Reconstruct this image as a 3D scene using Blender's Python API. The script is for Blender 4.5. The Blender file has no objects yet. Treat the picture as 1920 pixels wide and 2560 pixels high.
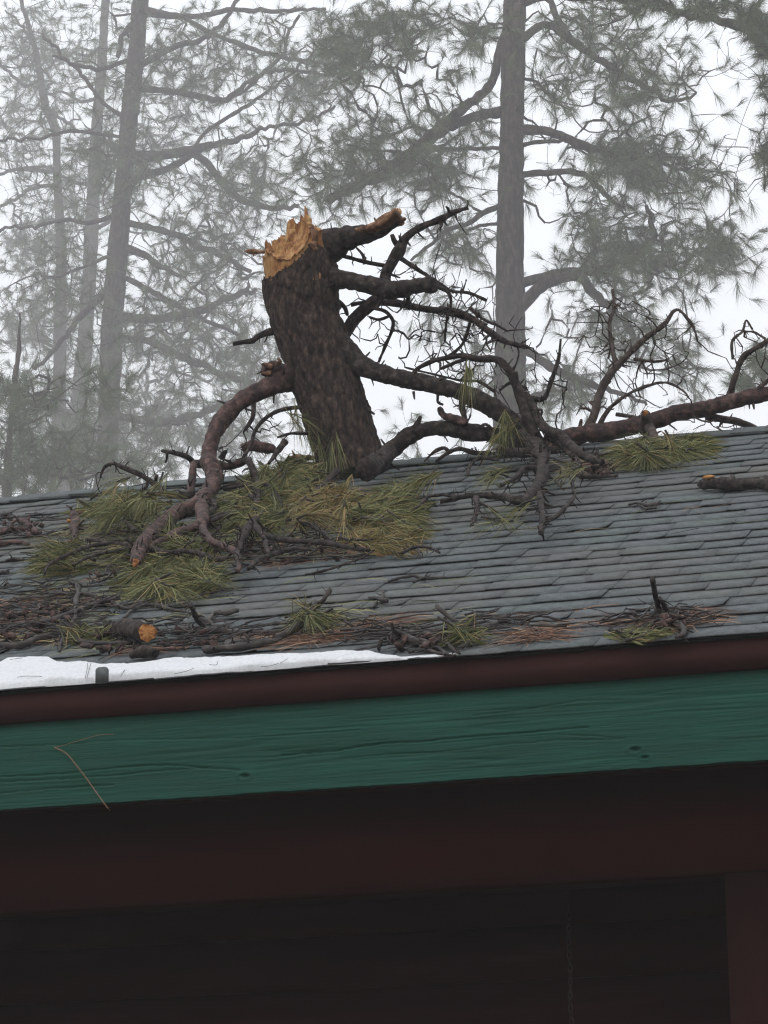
import bpy, math, random
import numpy as np
from mathutils import Matrix, Vector
R = math.radians
rng = np.random.default_rng(7); random.seed(7)
S = bpy.context.scene; C = S.collection

# ------------------------------------------------------------------ camera
YAW, PITCH, ROLL, F_PX = -0.2763, 0.2791, -0.0115, 7500.0
D0, ZE, AL = 8.675, 3.7016, 0.4522        # eave line: distance, height, roof pitch
RL = 4.10                                 # rafter length eave to ridge
CAM = np.array([0, 0, 1.6])
def cam_axes():
    cy, sy, cp, sp = math.cos(YAW), math.sin(YAW), math.cos(PITCH), math.sin(PITCH)
    F = np.array([sy*cp, cy*cp, sp]); Rt = np.array([cy, -sy, 0.0]); U = np.cross(Rt, F)
    c, s = math.cos(ROLL), math.sin(ROLL)
    return Rt*c+U*s, U*c-Rt*s, F
CR, CU, CF = cam_axes()
cd = bpy.data.cameras.new('camera'); cam = bpy.data.objects.new('camera', cd); C.objects.link(cam)
cam.matrix_world = Matrix(((CR[0], CU[0], -CF[0], CAM[0]), (CR[1], CU[1], -CF[1], CAM[1]), (CR[2], CU[2], -CF[2], CAM[2]), (0, 0, 0, 1)))
cd.sensor_fit = 'HORIZONTAL'; cd.sensor_width = 36; cd.lens = 36*F_PX/1920; cd.clip_start = .1; cd.clip_end = 3000
S.camera = cam

# ------------------------------------------------------------------ light: heavy fog-white overcast
w = bpy.data.worlds.new('World'); S.world = w; w.use_nodes = True
nt = w.node_tree; nt.nodes.clear()
out = nt.nodes.new('ShaderNodeOutputWorld'); add = nt.nodes.new('ShaderNodeAddShader')
b1 = nt.nodes.new('ShaderNodeBackground'); b2 = nt.nodes.new('ShaderNodeBackground')
sky = nt.nodes.new('ShaderNodeTexSky'); sky.sky_type = 'NISHITA'; sky.sun_disc = False
SUN_EL, SUN_AZ = R(48), R(200)
sky.sun_elevation = SUN_EL; sky.sun_rotation = SUN_AZ; sky.air_density = 1.0; sky.dust_density = 6.0
hs = nt.nodes.new('ShaderNodeHueSaturation'); hs.inputs['Saturation'].default_value = .35
nt.links.new(sky.outputs[0], hs.inputs['Color']); nt.links.new(hs.outputs[0], b1.inputs[0]); b1.inputs[1].default_value = .05
b2.inputs[0].default_value = (.93, .965, 1.0, 1); b2.inputs[1].default_value = 1.27      # even cloud layer
nt.links.new(b1.outputs[0], add.inputs[0]); nt.links.new(b2.outputs[0], add.inputs[1]); nt.links.new(add.outputs[0], out.inputs[0])
sl = bpy.data.lights.new('sun', 'SUN'); sl.energy = .5; sl.angle = R(40); sl.color = (1, .97, .93)
so = bpy.data.objects.new('sun', sl); C.objects.link(so)
sd = Vector((math.sin(SUN_AZ)*math.cos(SUN_EL), math.cos(SUN_AZ)*math.cos(SUN_EL), math.sin(SUN_EL)))
so.rotation_euler = sd.to_track_quat('Z', 'Y').to_euler(); so.location = (0, -5, 20)
S.view_settings.view_transform = 'Standard'; S.view_settings.look = 'None'; S.view_settings.exposure = 0; S.view_settings.gamma = 1
S.view_settings.use_curve_mapping = False
S.render.engine = 'CYCLES'; S.cycles.use_denoising = True; S.cycles.denoiser = 'OPENIMAGEDENOISE'; S.cycles.denoising_prefilter = 'NONE'; S.cycles.denoising_input_passes = 'RGB_ALBEDO_NORMAL'; S.cycles.filter_width = 1.25; S.cycles.max_bounces = 6; S.cycles.volume_bounces = 1
S.cycles.transparent_max_bounces = 4; S.cycles.volume_max_steps = 32

# ------------------------------------------------------------------ pixels -> points of the place
def ray(px, py):
    d = CF + CR*((px-960)/F_PX) + CU*((1280-py)/F_PX)
    return d/np.linalg.norm(d)
def at(px, py, Y):
    d = ray(px, py); return CAM + d*(Y/d[1])
RN = np.array([0, -math.sin(AL), math.cos(AL)])             # roof normal
RU = np.array([0, math.cos(AL), math.sin(AL)])              # up the slope
EAVE = np.array([0, D0, ZE])
YRIDGE = D0 + RL*math.cos(AL); ZRIDGE = ZE + RL*math.sin(AL)
def roofpt(px, py, h=0.0):
    d = ray(px, py); t = ((EAVE-CAM)@RN + h)/(d@RN)
    return CAM + d*t
def onroof(x, s, h=0.0):
    return np.array([x, 0, 0]) + EAVE + RU*s + RN*h
def pt(px, py, Y, r):
    p = at(px, py, Y)
    q = roofpt(px, py, r)
    if 0 < q[1] < YRIDGE+.02 and q[1] < p[1]: return q
    return p
def mpp(P):                                                  # metres per photo pixel at P
    return ((P-CAM)@CF)/F_PX
CROPS = dict(F=(0, 0, .8641), c1=(0, 0, 1.728), c2=(960, 0, 1.728), c3=(500, 480, 2.304), c4=(1100, 680, 2.023), c5=(0, 1050, 2.592),
             c6=(560, 1050, 2.765), c7=(0, 1400, 2.37), c8=(700, 1400, 2.37), d1=(1300, 1300, 2.676), d4=(0, 600, 2.592), d8=(800, 1100, 2.765), s=(0, 0, 1.0))
def sp(crop, pts):
    ox, oy, k = CROPS[crop]
    return [(ox+p[0]/k, oy+p[1]/k, p[2]/k) for p in pts]
LIFT = .075
def path(crop, pts, Y0, Y1=None, clamp=True):
    """traced polyline -> world points and radii; depth runs from Y0 to Y1, never below the roof skin"""
    q = sp(crop, pts); n = len(q); Y1 = Y0 if Y1 is None else Y1; P = []; r = []
    for i, (x, y, rr) in enumerate(q):
        Y = Y0+(Y1-Y0)*i/max(1, n-1); rad = rr*mpp(at(x, y, Y))
        P.append(pt(x, y, Y, rad*.85+LIFT) if clamp else at(x, y, Y)); r.append(rr*mpp(P[-1]))
    return np.array(P), np.array(r)
def rpath(crop, pts, lift=0.0, lifts=None):
    """polyline lying on the roof"""
    P = []; r = []
    for i, (x, y, rr) in enumerate(sp(crop, pts)):
        q = roofpt(x, y, 0); rad = rr*mpp(q); l = lifts[i] if lifts else lift
        P.append(roofpt(x, y, rad*.9+.016+l)); r.append(rad)
    return np.array(P), np.array(r)

# ------------------------------------------------------------------ numpy noise
def _h(i, j, k, s=0):
    n = (i.astype(np.int64)*73856093) ^ (j.astype(np.int64)*19349663) ^ (k.astype(np.int64)*83492791) ^ (s*2654435)
    n = (n ^ (n >> 13))*1274126177 & 0x7fffffff; n = (n ^ (n >> 16)) & 0xffffff
    return n/float(0xffffff)
def vnoise(P, s=0):
    P = np.asarray(P, float); I = np.floor(P); f = P-I; f = f*f*(3-2*f); i, j, k = I[:, 0], I[:, 1], I[:, 2]; o = 0
    for a in (0, 1):
        for b in (0, 1):
            for c in (0, 1):
                o = o + _h(i+a, j+b, k+c, s)*(f[:, 0] if a else 1-f[:, 0])*(f[:, 1] if b else 1-f[:, 1])*(f[:, 2] if c else 1-f[:, 2])
    return o*2-1
def fbm(P, oct=4, s=0):
    o = 0; a = 1.0
    for k in range(oct): o = o+a*vnoise(np.asarray(P)*2**k, s+k); a *= .5
    return o
def worley(P, s=0):
    P = np.asarray(P, float); I = np.floor(P); f1 = np.full(len(P), 9.); f2 = np.full(len(P), 9.); idv = np.zeros(len(P))
    for a in (-1, 0, 1):
        for b in (-1, 0, 1):
            for c in (-1, 0, 1):
                q = I+np.array([a, b, c]); jx = _h(q[:, 0], q[:, 1], q[:, 2], s+1); jy = _h(q[:, 0], q[:, 1], q[:, 2], s+2); jz = _h(q[:, 0], q[:, 1], q[:, 2], s+3)
                d = np.sqrt((q[:, 0]+jx-P[:, 0])**2+(q[:, 1]+jy-P[:, 1])**2+(q[:, 2]+jz-P[:, 2])**2)
                m = d < f1; f2 = np.where(m, f1, np.minimum(f2, d)); idv = np.where(m, jx, idv); f1 = np.where(m, d, f1)
    return f1, f2, idv

# ------------------------------------------------------------------ mesh building
def mkmesh(name, V, polys, mat, smooth=False):
    """polys: list of (n,k) int arrays"""
    me = bpy.data.meshes.new(name); V = np.asarray(V, np.float32); me.vertices.add(len(V)); me.vertices.foreach_set('co', V.ravel())
    polys = [np.asarray(p, np.int32) for p in polys if len(p)]
    tot = sum(p.size for p in polys); cnt = sum(len(p) for p in polys)
    me.loops.add(tot); me.polygons.add(cnt)
    me.loops.foreach_set('vertex_index', np.concatenate([p.ravel() for p in polys]))
    sizes = np.concatenate([np.full(len(p), p.shape[1]) for p in polys]); st = np.concatenate([[0], np.cumsum(sizes)[:-1]])
    me.polygons.foreach_set('loop_start', st.astype(np.int32))
    if smooth: me.polygons.foreach_set('use_smooth', np.ones(cnt, bool))
    me.update(calc_edges=True); me.validate()
    for m in (mat if isinstance(mat, (list, tuple)) else [mat]): me.materials.append(m)
    return me
class MB:
    def __init__(s): s.V = []; s.P = []; s.n = 0
    def add(s, V, *polys):
        V = np.asarray(V, float); s.V.append(V)
        for p in polys:
            if len(p): s.P.append(np.asarray(p)+s.n)
        s.n += len(V)
    def box(s, c, ex, ey, ez):
        c = np.asarray(c, float); V = [c+a*ex+b*ey+d*ez for d in (-1, 1) for b in (-1, 1) for a in (-1, 1)]
        s.add(V, [[0, 2, 3, 1], [4, 5, 7, 6], [0, 1, 5, 4], [2, 6, 7, 3], [0, 4, 6, 2], [1, 3, 7, 5]])
    def obj(s, name, mat, parent=None, smooth=False, base=None):
        V = np.concatenate(s.V)
        if base is not None: V = V-base
        by = {}
        for p in s.P: by.setdefault(p.shape[1], []).append(p)
        me = mkmesh(name, V, [np.concatenate(v) for v in by.values()], mat, smooth)
        o = bpy.data.objects.new(name, me); C.objects.link(o); o.parent = parent
        return o
def tag(o, label=None, cat=None, group=None, kind=None):
    for k, v in (('label', label), ('category', cat), ('group', group), ('kind', kind)):
        if v: o[k] = v
    return o
def thing(name, label, cat, loc, group=None):
    o = bpy.data.objects.new(name, None); C.objects.link(o); o.location = loc; o.empty_display_size = .1
    return tag(o, label, cat, group)
def resample(P, r, step):
    P = np.asarray(P, float); r = np.asarray(r, float)
    if len(P) == 2: Q = P; 
    A = np.vstack([2*P[0]-P[1], P, 2*P[-1]-P[-2]]); ra = np.concatenate([[r[0]], r, [r[-1]]]); oP = []; orr = []
    for i in range(1, len(A)-2):
        L = np.linalg.norm(A[i+1]-A[i]); n = max(1, int(math.ceil(L/step)))
        for k in range(n):
            t = k/n; p0, p1, p2, p3 = A[i-1], A[i], A[i+1], A[i+2]
            oP.append(.5*((2*p1)+(-p0+p2)*t+(2*p0-5*p1+4*p2-p3)*t*t+(-p0+3*p1-3*p2+p3)*t**3)); orr.append(ra[i]+(ra[i+1]-ra[i])*t)
    oP.append(P[-1]); orr.append(r[-1])
    return np.array(oP), np.array(orr)
def frames(P):
    T = np.gradient(P, axis=0); T /= np.linalg.norm(T, axis=1)[:, None]+1e-12
    u = np.cross(T[0], [0.1, 1, .2]); u /= np.linalg.norm(u); Us = []
    for t in T:
        u = u-t*(u@t); u /= np.linalg.norm(u)+1e-12; Us.append(u)
    U = np.array(Us); return T, U, np.cross(T, U)
def tube(mb, P, r, n=8, bark=0.0, seed=0, cap0=True, cap1=True, plate=(26, 12)):
    T, U, W = frames(P); m = len(P); th = np.linspace(0, 2*math.pi, n, endpoint=False)
    s = np.concatenate([[0], np.cumsum(np.linalg.norm(np.diff(P, axis=0), axis=1))])
    rr = np.repeat(r[:, None], n, 1)
    if bark:
        q = np.stack([np.cos(th)[None]*r[:, None]*plate[0], np.sin(th)[None]*r[:, None]*plate[0], np.repeat(s[:, None], n, 1)*plate[1]], -1).reshape(-1, 3)+seed*7.3
        f1, f2, idv = worley(q, seed); ed = np.clip((f2-f1)*3, 0, 1)
        d = (ed*.75+idv*.5+.35*fbm(q*1.7, 3, seed)-.5)
        rr = rr + bark*d.reshape(m, n)
    V = P[:, None]+(U[:, None]*np.cos(th)[None, :, None]+W[:, None]*np.sin(th)[None, :, None])*rr[..., None]
    V = V.reshape(-1, 3); i = np.arange(m-1)[:, None]*n; a = np.arange(n)[None]; b = (np.arange(n)[None]+1) % n
    Q = np.stack([i+a, i+b, i+n+b, i+n+a], -1).reshape(-1, 4)
    V = np.vstack([V, P[0], P[-1]]); c0, c1 = m*n, m*n+1; Tt = []
    k = np.arange(n)
    if cap0: Tt.append(np.stack([np.full(n, c0), (k+1) % n, k], -1))
    if cap1: Tt.append(np.stack([np.full(n, c1), (m-1)*n+k, (m-1)*n+(k+1) % n], -1))
    mb.add(V, Q, *Tt)
STUBS = {}
def branch(name, P, r, mat, parent, base, step=.012, n=12, bark=.004, seed=0, wob=None, **kw):
    if wob is None: wob = .005
    rq = np.random.default_rng(seed+len(P)*7)
    P, r = resample(P, r, step)
    if wob: P = P+wob*np.stack([fbm(P*9+k*31, 2, seed+k) for k in range(3)], -1)*np.linspace(0, 1, len(P))[:, None]
    r = r*(1+.13*vnoise(P*14, seed+5)+.09*vnoise(P*45, seed+6))
    mb = MB(); tube(mb, P, r, n, bark, seed, **kw)
    if step < .05 and name in ('limb', 'branch', 'stem', 'side_branch') and len(P) > 6:
        T = np.gradient(P, axis=0); ln = np.linalg.norm(T, axis=1).sum(); sb = STUBS.setdefault(parent, (MB(), mat, base))[0]
        for _ in range(int(ln/.045)):
            i = int(rq.integers(2, len(P)-1)); t = T[i]/np.linalg.norm(T[i]); d = rq.normal(size=3); d -= t*(d@t); d /= np.linalg.norm(d); d = d+t*rq.uniform(-.2, 1.0); d /= np.linalg.norm(d); l = r[i]+rq.uniform(.006, .05)*min(1, .35+r[i]/.02); q0 = max(.0015, min(r[i]*.4, .006)*rq.uniform(.4, 1))
            sb_P = np.array([P[i], P[i]+d*l*.6, P[i]+d*l+rq.normal(0, .006, 3)]); tube(sb, sb_P, np.array([q0*1.5, q0, q0*.6]), 6, cap0=False)
    return mb.obj(name, mat, parent, True, base)

def needles(mb, P, Dr, n, L=.17, wd=.003, spread=.75, droop=.05, back=.07):
    """brushes of long needles round each point; P, Dr (k,3)"""
    P = np.repeat(P, n, 0); Dr = np.repeat(Dr, n, 0); k = len(P)
    rv = rng.normal(size=(k, 3)); rv -= Dr*np.sum(rv*Dr, 1)[:, None]; rv /= np.linalg.norm(rv, axis=1)[:, None]+1e-9
    a = np.abs(rng.normal(0, spread, k)).clip(.05, 1.7); d = Dr*np.cos(a)[:, None]+rv*np.sin(a)[:, None]
    Ln = L*rng.uniform(.65, 1.1, k); p0 = P-Dr*rng.uniform(0, back, k)[:, None]
    g = np.array([0, 0, -1.])
    p1 = p0+d*(Ln*.5)[:, None]+g*(droop*Ln*1.0)[:, None]
    p2 = p0+d*(Ln*.96)[:, None]+g*(droop*Ln*4)[:, None]
    sw = np.cross(d, rng.normal(size=(k, 3))); sw /= np.linalg.norm(sw, axis=1)[:, None]+1e-9; sw *= wd/2
    V = np.stack([p0-sw, p0+sw, p1-sw*.9, p1+sw*.9, p2], 1).reshape(-1, 3); i = np.arange(k)*5
    mb.add(V, np.stack([i, i+1, i+3, i+2], -1), np.stack([i+2, i+3, i+4], -1))

# ------------------------------------------------------------------ materials
def mat(name, rough=.85, spec=.2):
    m = bpy.data.materials.new(name); m.use_nodes = True; b = m.node_tree.nodes['Principled BSDF']
    b.inputs['Roughness'].default_value = rough; b.inputs['Specular IOR Level'].default_value = spec
    return m, m.node_tree, b
def ramp(nt, src, stops):
    r = nt.nodes.new('ShaderNodeValToRGB'); e = r.color_ramp.elements
    while len(e) < len(stops): e.new(.5)
    for k, (p, c) in enumerate(stops): e[k].position = p; e[k].color = (*c, 1)
    nt.links.new(src, r.inputs[0]); return r.outputs[0]
def noise(nt, scale, detail=4, coord='Object', vec=(1, 1, 1), rough=.6):
    tc = nt.nodes.new('ShaderNodeTexCoord'); mp = nt.nodes.new('ShaderNodeMapping'); mp.inputs['Scale'].default_value = vec
    n = nt.nodes.new('ShaderNodeTexNoise'); n.inputs['Scale'].default_value = scale; n.inputs['Detail'].default_value = detail; n.inputs['Roughness'].default_value = rough
    nt.links.new(tc.outputs[coord], mp.inputs[0]); nt.links.new(mp.outputs[0], n.inputs['Vector']); return n.outputs['Fac']
def bump(nt, b, h, strength=.5, dist=.004):
    u = nt.nodes.new('ShaderNodeBump'); u.inputs['Strength'].default_value = strength; u.inputs['Distance'].default_value = dist
    nt.links.new(h, u.inputs['Height']); nt.links.new(u.outputs[0], b.inputs['Normal'])
def mixc(nt, fac, a, b, mode='MIX'):
    m = nt.nodes.new('ShaderNodeMix'); m.data_type = 'RGBA'; m.blend_type = mode
    if isinstance(fac, float): m.inputs[0].default_value = fac
    else: nt.links.new(fac, m.inputs[0])
    for s, v in ((6, a), (7, b)):
        if isinstance(v, tuple): m.inputs[s].default_value = (*v, 1)
        else: nt.links.new(v, m.inputs[s])
    return m.outputs[2]
def math_(nt, op, a, b=None):
    m = nt.nodes.new('ShaderNodeMath'); m.operation = op
    for s, v in ((0, a), (1, b)):
        if v is None: continue
        if isinstance(v, (int, float)): m.inputs[s].default_value = v
        else: nt.links.new(v, m.inputs[s])
    return m.outputs[0]
def rnd(nt):                     # a random value of each piece, loose or joined
    g = nt.nodes.new('ShaderNodeNewGeometry'); o = nt.nodes.new('ShaderNodeObjectInfo')
    return math_(nt, 'FRACT', math_(nt, 'ADD', g.outputs['Random Per Island'], o.outputs['Random']))
def simple(name, stops, scale=8, vec=(1, 1, 1), rough=.85, spec=.2, bs=.5, bd=.003, bscale=None, detail=5):
    m, t, b = mat(name, rough, spec); n = noise(t, scale, detail, vec=vec)
    t.links.new(ramp(t, n, stops), b.inputs['Base Color'])
    if bs: bump(t, b, noise(t, bscale or scale*4, 4, vec=vec), bs, bd)
    return m
M = {}
M['bark'] = simple('rough_dark_bark', [(.34, (.010, .008, .008)), (.5, (.030, .023, .021)), (.6, (.055, .043, .039)), (.74, (.10, .082, .074))], 34, rough=.92, bs=.9, bd=.006, bscale=60)
M['bark_trunk'] = simple('furrowed_dark_trunk_bark', [(.34, (.014, .010, .009)), (.48, (.034, .025, .021)), (.58, (.058, .042, .034)), (.68, (.105, .072, .056)), (.78, (.13, .10, .085))], 38, vec=(1.3, 1.3, .6), rough=.92, bs=1, bd=.007, bscale=70)
M['bark_red'] = simple('reddish_wet_bark', [(.34, (.018, .011, .010)), (.5, (.048, .028, .025)), (.6, (.10, .054, .046)), (.74, (.16, .115, .098))], 30, rough=.8, spec=.3, bs=.9, bd=.005, bscale=60)
M['bark_far'] = simple('grey_pine_bark', [(.36, (.014, .011, .009)), (.5, (.040, .029, .023)), (.66, (.095, .070, .056))], 7, vec=(1, 1, .35), rough=.95, bs=.6, bd=.02, bscale=14)
M['stick'] = simple('wet_dead_wood', [(.3, (.014, .011, .010)), (.55, (.038, .030, .027)), (.8, (.10, .085, .075))], 16, rough=.7, spec=.35, bs=.8, bd=.003, bscale=70)
M['bark_grey'] = simple('grey_brown_twig_bark', [(.32, (.030, .022, .019)), (.5, (.062, .048, .041)), (.7, (.11, .09, .078))], 30, rough=.9, bs=.8, bd=.003)  # grey-brown tone, lighter than the bark of the broken trunk's branches
M['wood'] = simple('fresh_broken_wood', [(.30, (.055, .022, .012)), (.42, (.20, .085, .03)), (.52, (.32, .16, .06)), (.62, (.40, .24, .105)), (.75, (.50, .33, .16))], 14, vec=(2, 2, .8), rough=.8, bs=1, bd=.006, bscale=30)
M['wood_dark'] = simple('weathered_torn_wood', [(.34, (.035, .018, .012)), (.5, (.12, .06, .035)), (.62, (.25, .14, .08)), (.76, (.42, .29, .18))], 24, rough=.85, bs=1, bd=.004, bscale=60)
M['cut'] = simple('orange_sawn_wood', [(.34, (.10, .038, .016)), (.46, (.34, .14, .045)), (.6, (.48, .23, .08)), (.75, (.56, .34, .15))], 40, rough=.7, bs=.8, bd=.003)
def needle_mat(name, stops, trans=.25):
    m, t, b = mat(name, .55, .3); c = ramp(t, rnd(t), stops); t.links.new(c, b.inputs['Base Color'])
    return m
M['needle_far'] = needle_mat('grey_green_needles', [(0, (.045, .078, .028)), (.5, (.078, .115, .042)), (1, (.125, .15, .062))])
M['needle_hero'] = needle_mat('yellow_green_needles', [(0, (.035, .05, .02)), (.35, (.10, .12, .042)), (.65, (.19, .195, .070)), (.88, (.30, .27, .11)), (1, (.30, .17, .08))])
M['needle_gold'] = needle_mat('golden_needles', [(0, (.07, .075, .03)), (.4, (.20, .18, .065)), (.75, (.34, .26, .105)), (1, (.32, .16, .075))])
M['needle_dead'] = needle_mat('rusty_dead_needles', [(0, (.05, .028, .02)), (.4, (.14, .065, .036)), (.8, (.26, .125, .068)), (1, (.36, .24, .15))])
def shingle_mat():
    m, t, b = mat('grey_green_asphalt_granules', .95, .15); r = rnd(t)
    base = ramp(t, r, [(0, (.094, .106, .111)), (.35, (.101, .114, .119)), (.65, (.107, .117, .124)), (.85, (.103, .120, .120)), (1, (.114, .128, .132))])
    n = noise(t, 260, 4, rough=.85); base = mixc(t, .75, base, ramp(t, n, [(.36, (.20, .20, .20)), (.64, (.80, .80, .80))]), 'OVERLAY'); n2 = noise(t, 30, 5, vec=(1, .5, 1)); base = mixc(t, .35, base, ramp(t, n2, [(.35, (.25, .25, .25)), (.65, (.75, .75, .75))]), 'OVERLAY')
    geo = t.nodes.new('ShaderNodeNewGeometry'); st = t.nodes.new('ShaderNodeTexNoise'); st.inputs['Scale'].default_value = 1.3; st.inputs['Detail'].default_value = 6
    t.links.new(geo.outputs['Position'], st.inputs['Vector'])
    base = mixc(t, ramp(t, st.outputs['Fac'], [(.48, (0, 0, 0)), (.72, (.5, .5, .5))]), base, (.13, .115, .095))
    t.links.new(base, b.inputs['Base Color']); bump(t, b, n, .6, .002); return m
M['shingle'] = shingle_mat()
M['deck'] = simple('roof_deck_dark', [(.3, (.02, .02, .02)), (.7, (.04, .04, .04))], 5)
M['drip'] = simple('black_wet_edge', [(.3, (.010, .011, .012)), (.66, (.014, .015, .016)), (.78, (.04, .045, .045)), (.84, (.3, .3, .3))], 45, vec=(.6, 1, 2), spec=.05, rough=.8, bs=.8, bd=.003)
M['brown'] = simple('brown_trim_paint', [(.3, (.026, .008, .0065)), (.7, (.036, .0115, .0095))], 2.2, vec=(1, 1, 1), rough=.7, spec=.08, bs=.35, bd=.001, bscale=40)
M['beam'] = simple('dark_brown_beam_paint', [(.3, (.032, .0065, .0035)), (.7, (.046, .009, .005))], 4, vec=(.3, 1, 2), spec=.08, rough=.8, bs=.4, bd=.002, bscale=30)
M['siding'] = simple('dark_brown_siding_paint', [(.3, (.018, .005, .004)), (.6, (.034, .009, .007)), (.8, (.06, .022, .018))], 5, vec=(.3, 1, 2), spec=.08, rough=.8, bs=.4, bd=.002, bscale=30)
M['post'] = simple('dark_brown_post_paint', [(.3, (.016, .005, .004)), (.7, (.024, .008, .006))], 3, rough=.85, spec=.05, bs=.4, bd=.002, bscale=30)
def green_mat():
    m, t, b = mat('weathered_green_paint', .6, .15)
    n = noise(t, 7, 6, vec=(.35, 1, 2.5)); c = ramp(t, n, [(.3, (.006, .046, .031)), (.55, (.008, .060, .041)), (.75, (.012, .075, .053))])
    s = noise(t, 260, 2); c = mixc(t, ramp(t, s, [(.74, (0, 0, 0)), (.80, (.7, .7, .7))]), c, (.11, .2, .18))
    t.links.new(c, b.inputs['Base Color']); bump(t, b, noise(t, 60, 6, vec=(.12, 1, 3)), .7, .0025); return m
M['green'] = green_mat()
def snow_mat():
    m, t, b = mat('old_snow', .6, .3); n = noise(t, 90, 5)
    t.links.new(ramp(t, n, [(.3, (.50, .52, .545)), (.52, (.60, .615, .635)), (.7, (.66, .67, .685))]), b.inputs['Base Color'])
    b.inputs['Subsurface Weight'].default_value = .0
    bump(t, b, noise(t, 35, 6), .5, .006); return m
M['snow'] = snow_mat()
M['metal'] = simple('grey_painted_metal', [(.3, (.075, .085, .085)), (.7, (.10, .112, .112))], 30, rough=.6, spec=.4, bs=.2)
M['chain'] = simple('tarnished_chain', [(.3, (.018, .010, .009)), (.7, (.04, .026, .024))], 60, rough=.7, spec=.2, bs=0)
M['ground'] = simple('forest_floor', [(.3, (.05, .038, .028)), (.55, (.11, .085, .06)), (.7, (.2, .17, .14)), (.8, (.5, .5, .52))], .35, rough=.95, bs=.6, bd=.05, bscale=4)

# ------------------------------------------------------------------ ground and air
def ghill(y): return np.clip((np.asarray(y)-32)*.33, 0, 58)
mb = MB(); G = 90; gx, gy = np.meshgrid(np.linspace(-1, 1, G+1), np.linspace(-1, 1, G+1)); gx = np.sign(gx)*np.abs(gx)**3*900; gy = np.sign(gy)*np.abs(gy)**3*900
far = np.clip((np.hypot(gx, gy)-30)/100, 0, 1); gz = ghill(gy)+far*1.2*vnoise(np.stack([gx/40, gy/40, gx*0], -1).reshape(-1, 3)).reshape(gx.shape)
idx = np.arange((G+1)**2).reshape(G+1, G+1)
mb.add(np.stack([gx, gy, gz], -1).reshape(-1, 3), np.stack([idx[:-1, :-1], idx[:-1, 1:], idx[1:, 1:], idx[1:, :-1]], -1).reshape(-1, 4))
tag(mb.obj('ground', M['ground'], smooth=True), kind='structure')
HAZE = True
if HAZE:
    mb = MB(); mb.box((0, 0, 64), np.array([1000., 0, 0]), np.array([0, 1000., 0]), np.array([0, 0, 67.]))
    hm = bpy.data.materials.new('pale_fog'); hm.use_nodes = True; t = hm.node_tree; t.nodes.clear()
    o_ = t.nodes.new('ShaderNodeOutputMaterial'); v = t.nodes.new('ShaderNodeVolumePrincipled'); v.inputs['Color'].default_value = (.97, .97, 1, 1)
    v.inputs['Density'].default_value = .0021; v.inputs['Anisotropy'].default_value = 0.0
    t.links.new(v.outputs[0], o_.inputs['Volume']); tag(mb.obj('haze', hm), kind='stuff', label='thin pale mountain fog over everything')

# ------------------------------------------------------------------ house
XL, XR = -9.0, 5.0
house = thing('house', 'single-storey house with grey-green shingled roof, brown trim and green eave board', 'house', (XL, D0, 0)); HB = np.array([XL, D0, 0.])
def X3(x, y, z): return np.array([x, y, z], float)
def hbox(name, x0, x1, y0, y1, z0, z1, m, parent=house):
    mb = MB(); mb.box(((x0+x1)/2, (y0+y1)/2, (z0+z1)/2), X3((x1-x0)/2, 0, 0), X3(0, (y1-y0)/2, 0), X3(0, 0, (z1-z0)/2)); return mb.obj(name, m, parent, base=HB)
# deck (both slopes, a closed slab)
mb = MB(); tk = .03
prof = [(D0+.01, ZE-.012), (YRIDGE, ZRIDGE-.012), (2*YRIDGE-D0-.01, ZE-.012), (2*YRIDGE-D0-.01, ZE-.012-tk), (YRIDGE, ZRIDGE-.012-tk), (D0+.01, ZE-.012-tk)]
V = [X3(x, y, z) for x in (XL, XR) for y, z in prof]
mb.add(V, [[i, (i+1) % 6, (i+1) % 6+6, i+6] for i in range(6)], [[0, 1, 4, 5], [1, 2, 3, 4], [6, 11, 10, 7], [7, 10, 9, 8]])
roof = mb.obj('roof', M['deck'], house, base=HB)
# shingles
EX = .1431
def shingle_mesh(wd, seed, ln=.162, tk=.0040):
    n = 5; u = np.linspace(-wd/2, wd/2, n); rs = np.random.default_rng(seed)
    fr = .0010*rs.normal(size=n); up = .0022*np.abs(rs.normal(size=n))
    bot = np.stack([u, fr, up], -1); top = np.stack([u, np.full(n, ln), np.full(n, 0)], -1)
    V = np.vstack([bot, top, bot-[0, 0, tk], top-[0, 0, tk]]); i = np.arange(n-1)
    Q = np.concatenate([np.stack([i, i+1, n+i+1, n+i], -1), np.stack([2*n+i+1, 2*n+i, 3*n+i, 3*n+i+1], -1), np.stack([2*n+i, 2*n+i+1, i+1, i], -1),
                        np.stack([n+i, n+i+1, 3*n+i+1, 3*n+i], -1), [[0, n, 3*n, 2*n], [n-1, 3*n-1, 4*n-1, 2*n-1]]])
    return V, Q
WD = [.12, .15, .19, .23, .28, .34]; SV = [(w_, shingle_mesh(w_-.0014, k*3+j)) for k, w_ in enumerate(WD) for j in range(3)]
SM = [mkmesh('shingle', v, [q], M['shingle']) for _, (v, q) in SV]
BX = np.array([1., 0, 0]); BM = np.stack([BX, RU, RN], 1)
NC = int(RL/EX)+1; cand = []; stuff = MB(); rs = np.random.default_rng(3)
def rot(ang, tilt):
    c, s = math.cos(ang), math.sin(ang); A = np.array([[c, -s, 0], [s, c, 0], [0, 0, 1]]); c, s = math.cos(tilt), math.sin(tilt); return A@np.array([[1, 0, 0], [0, c, -s], [0, s, c]])
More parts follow.
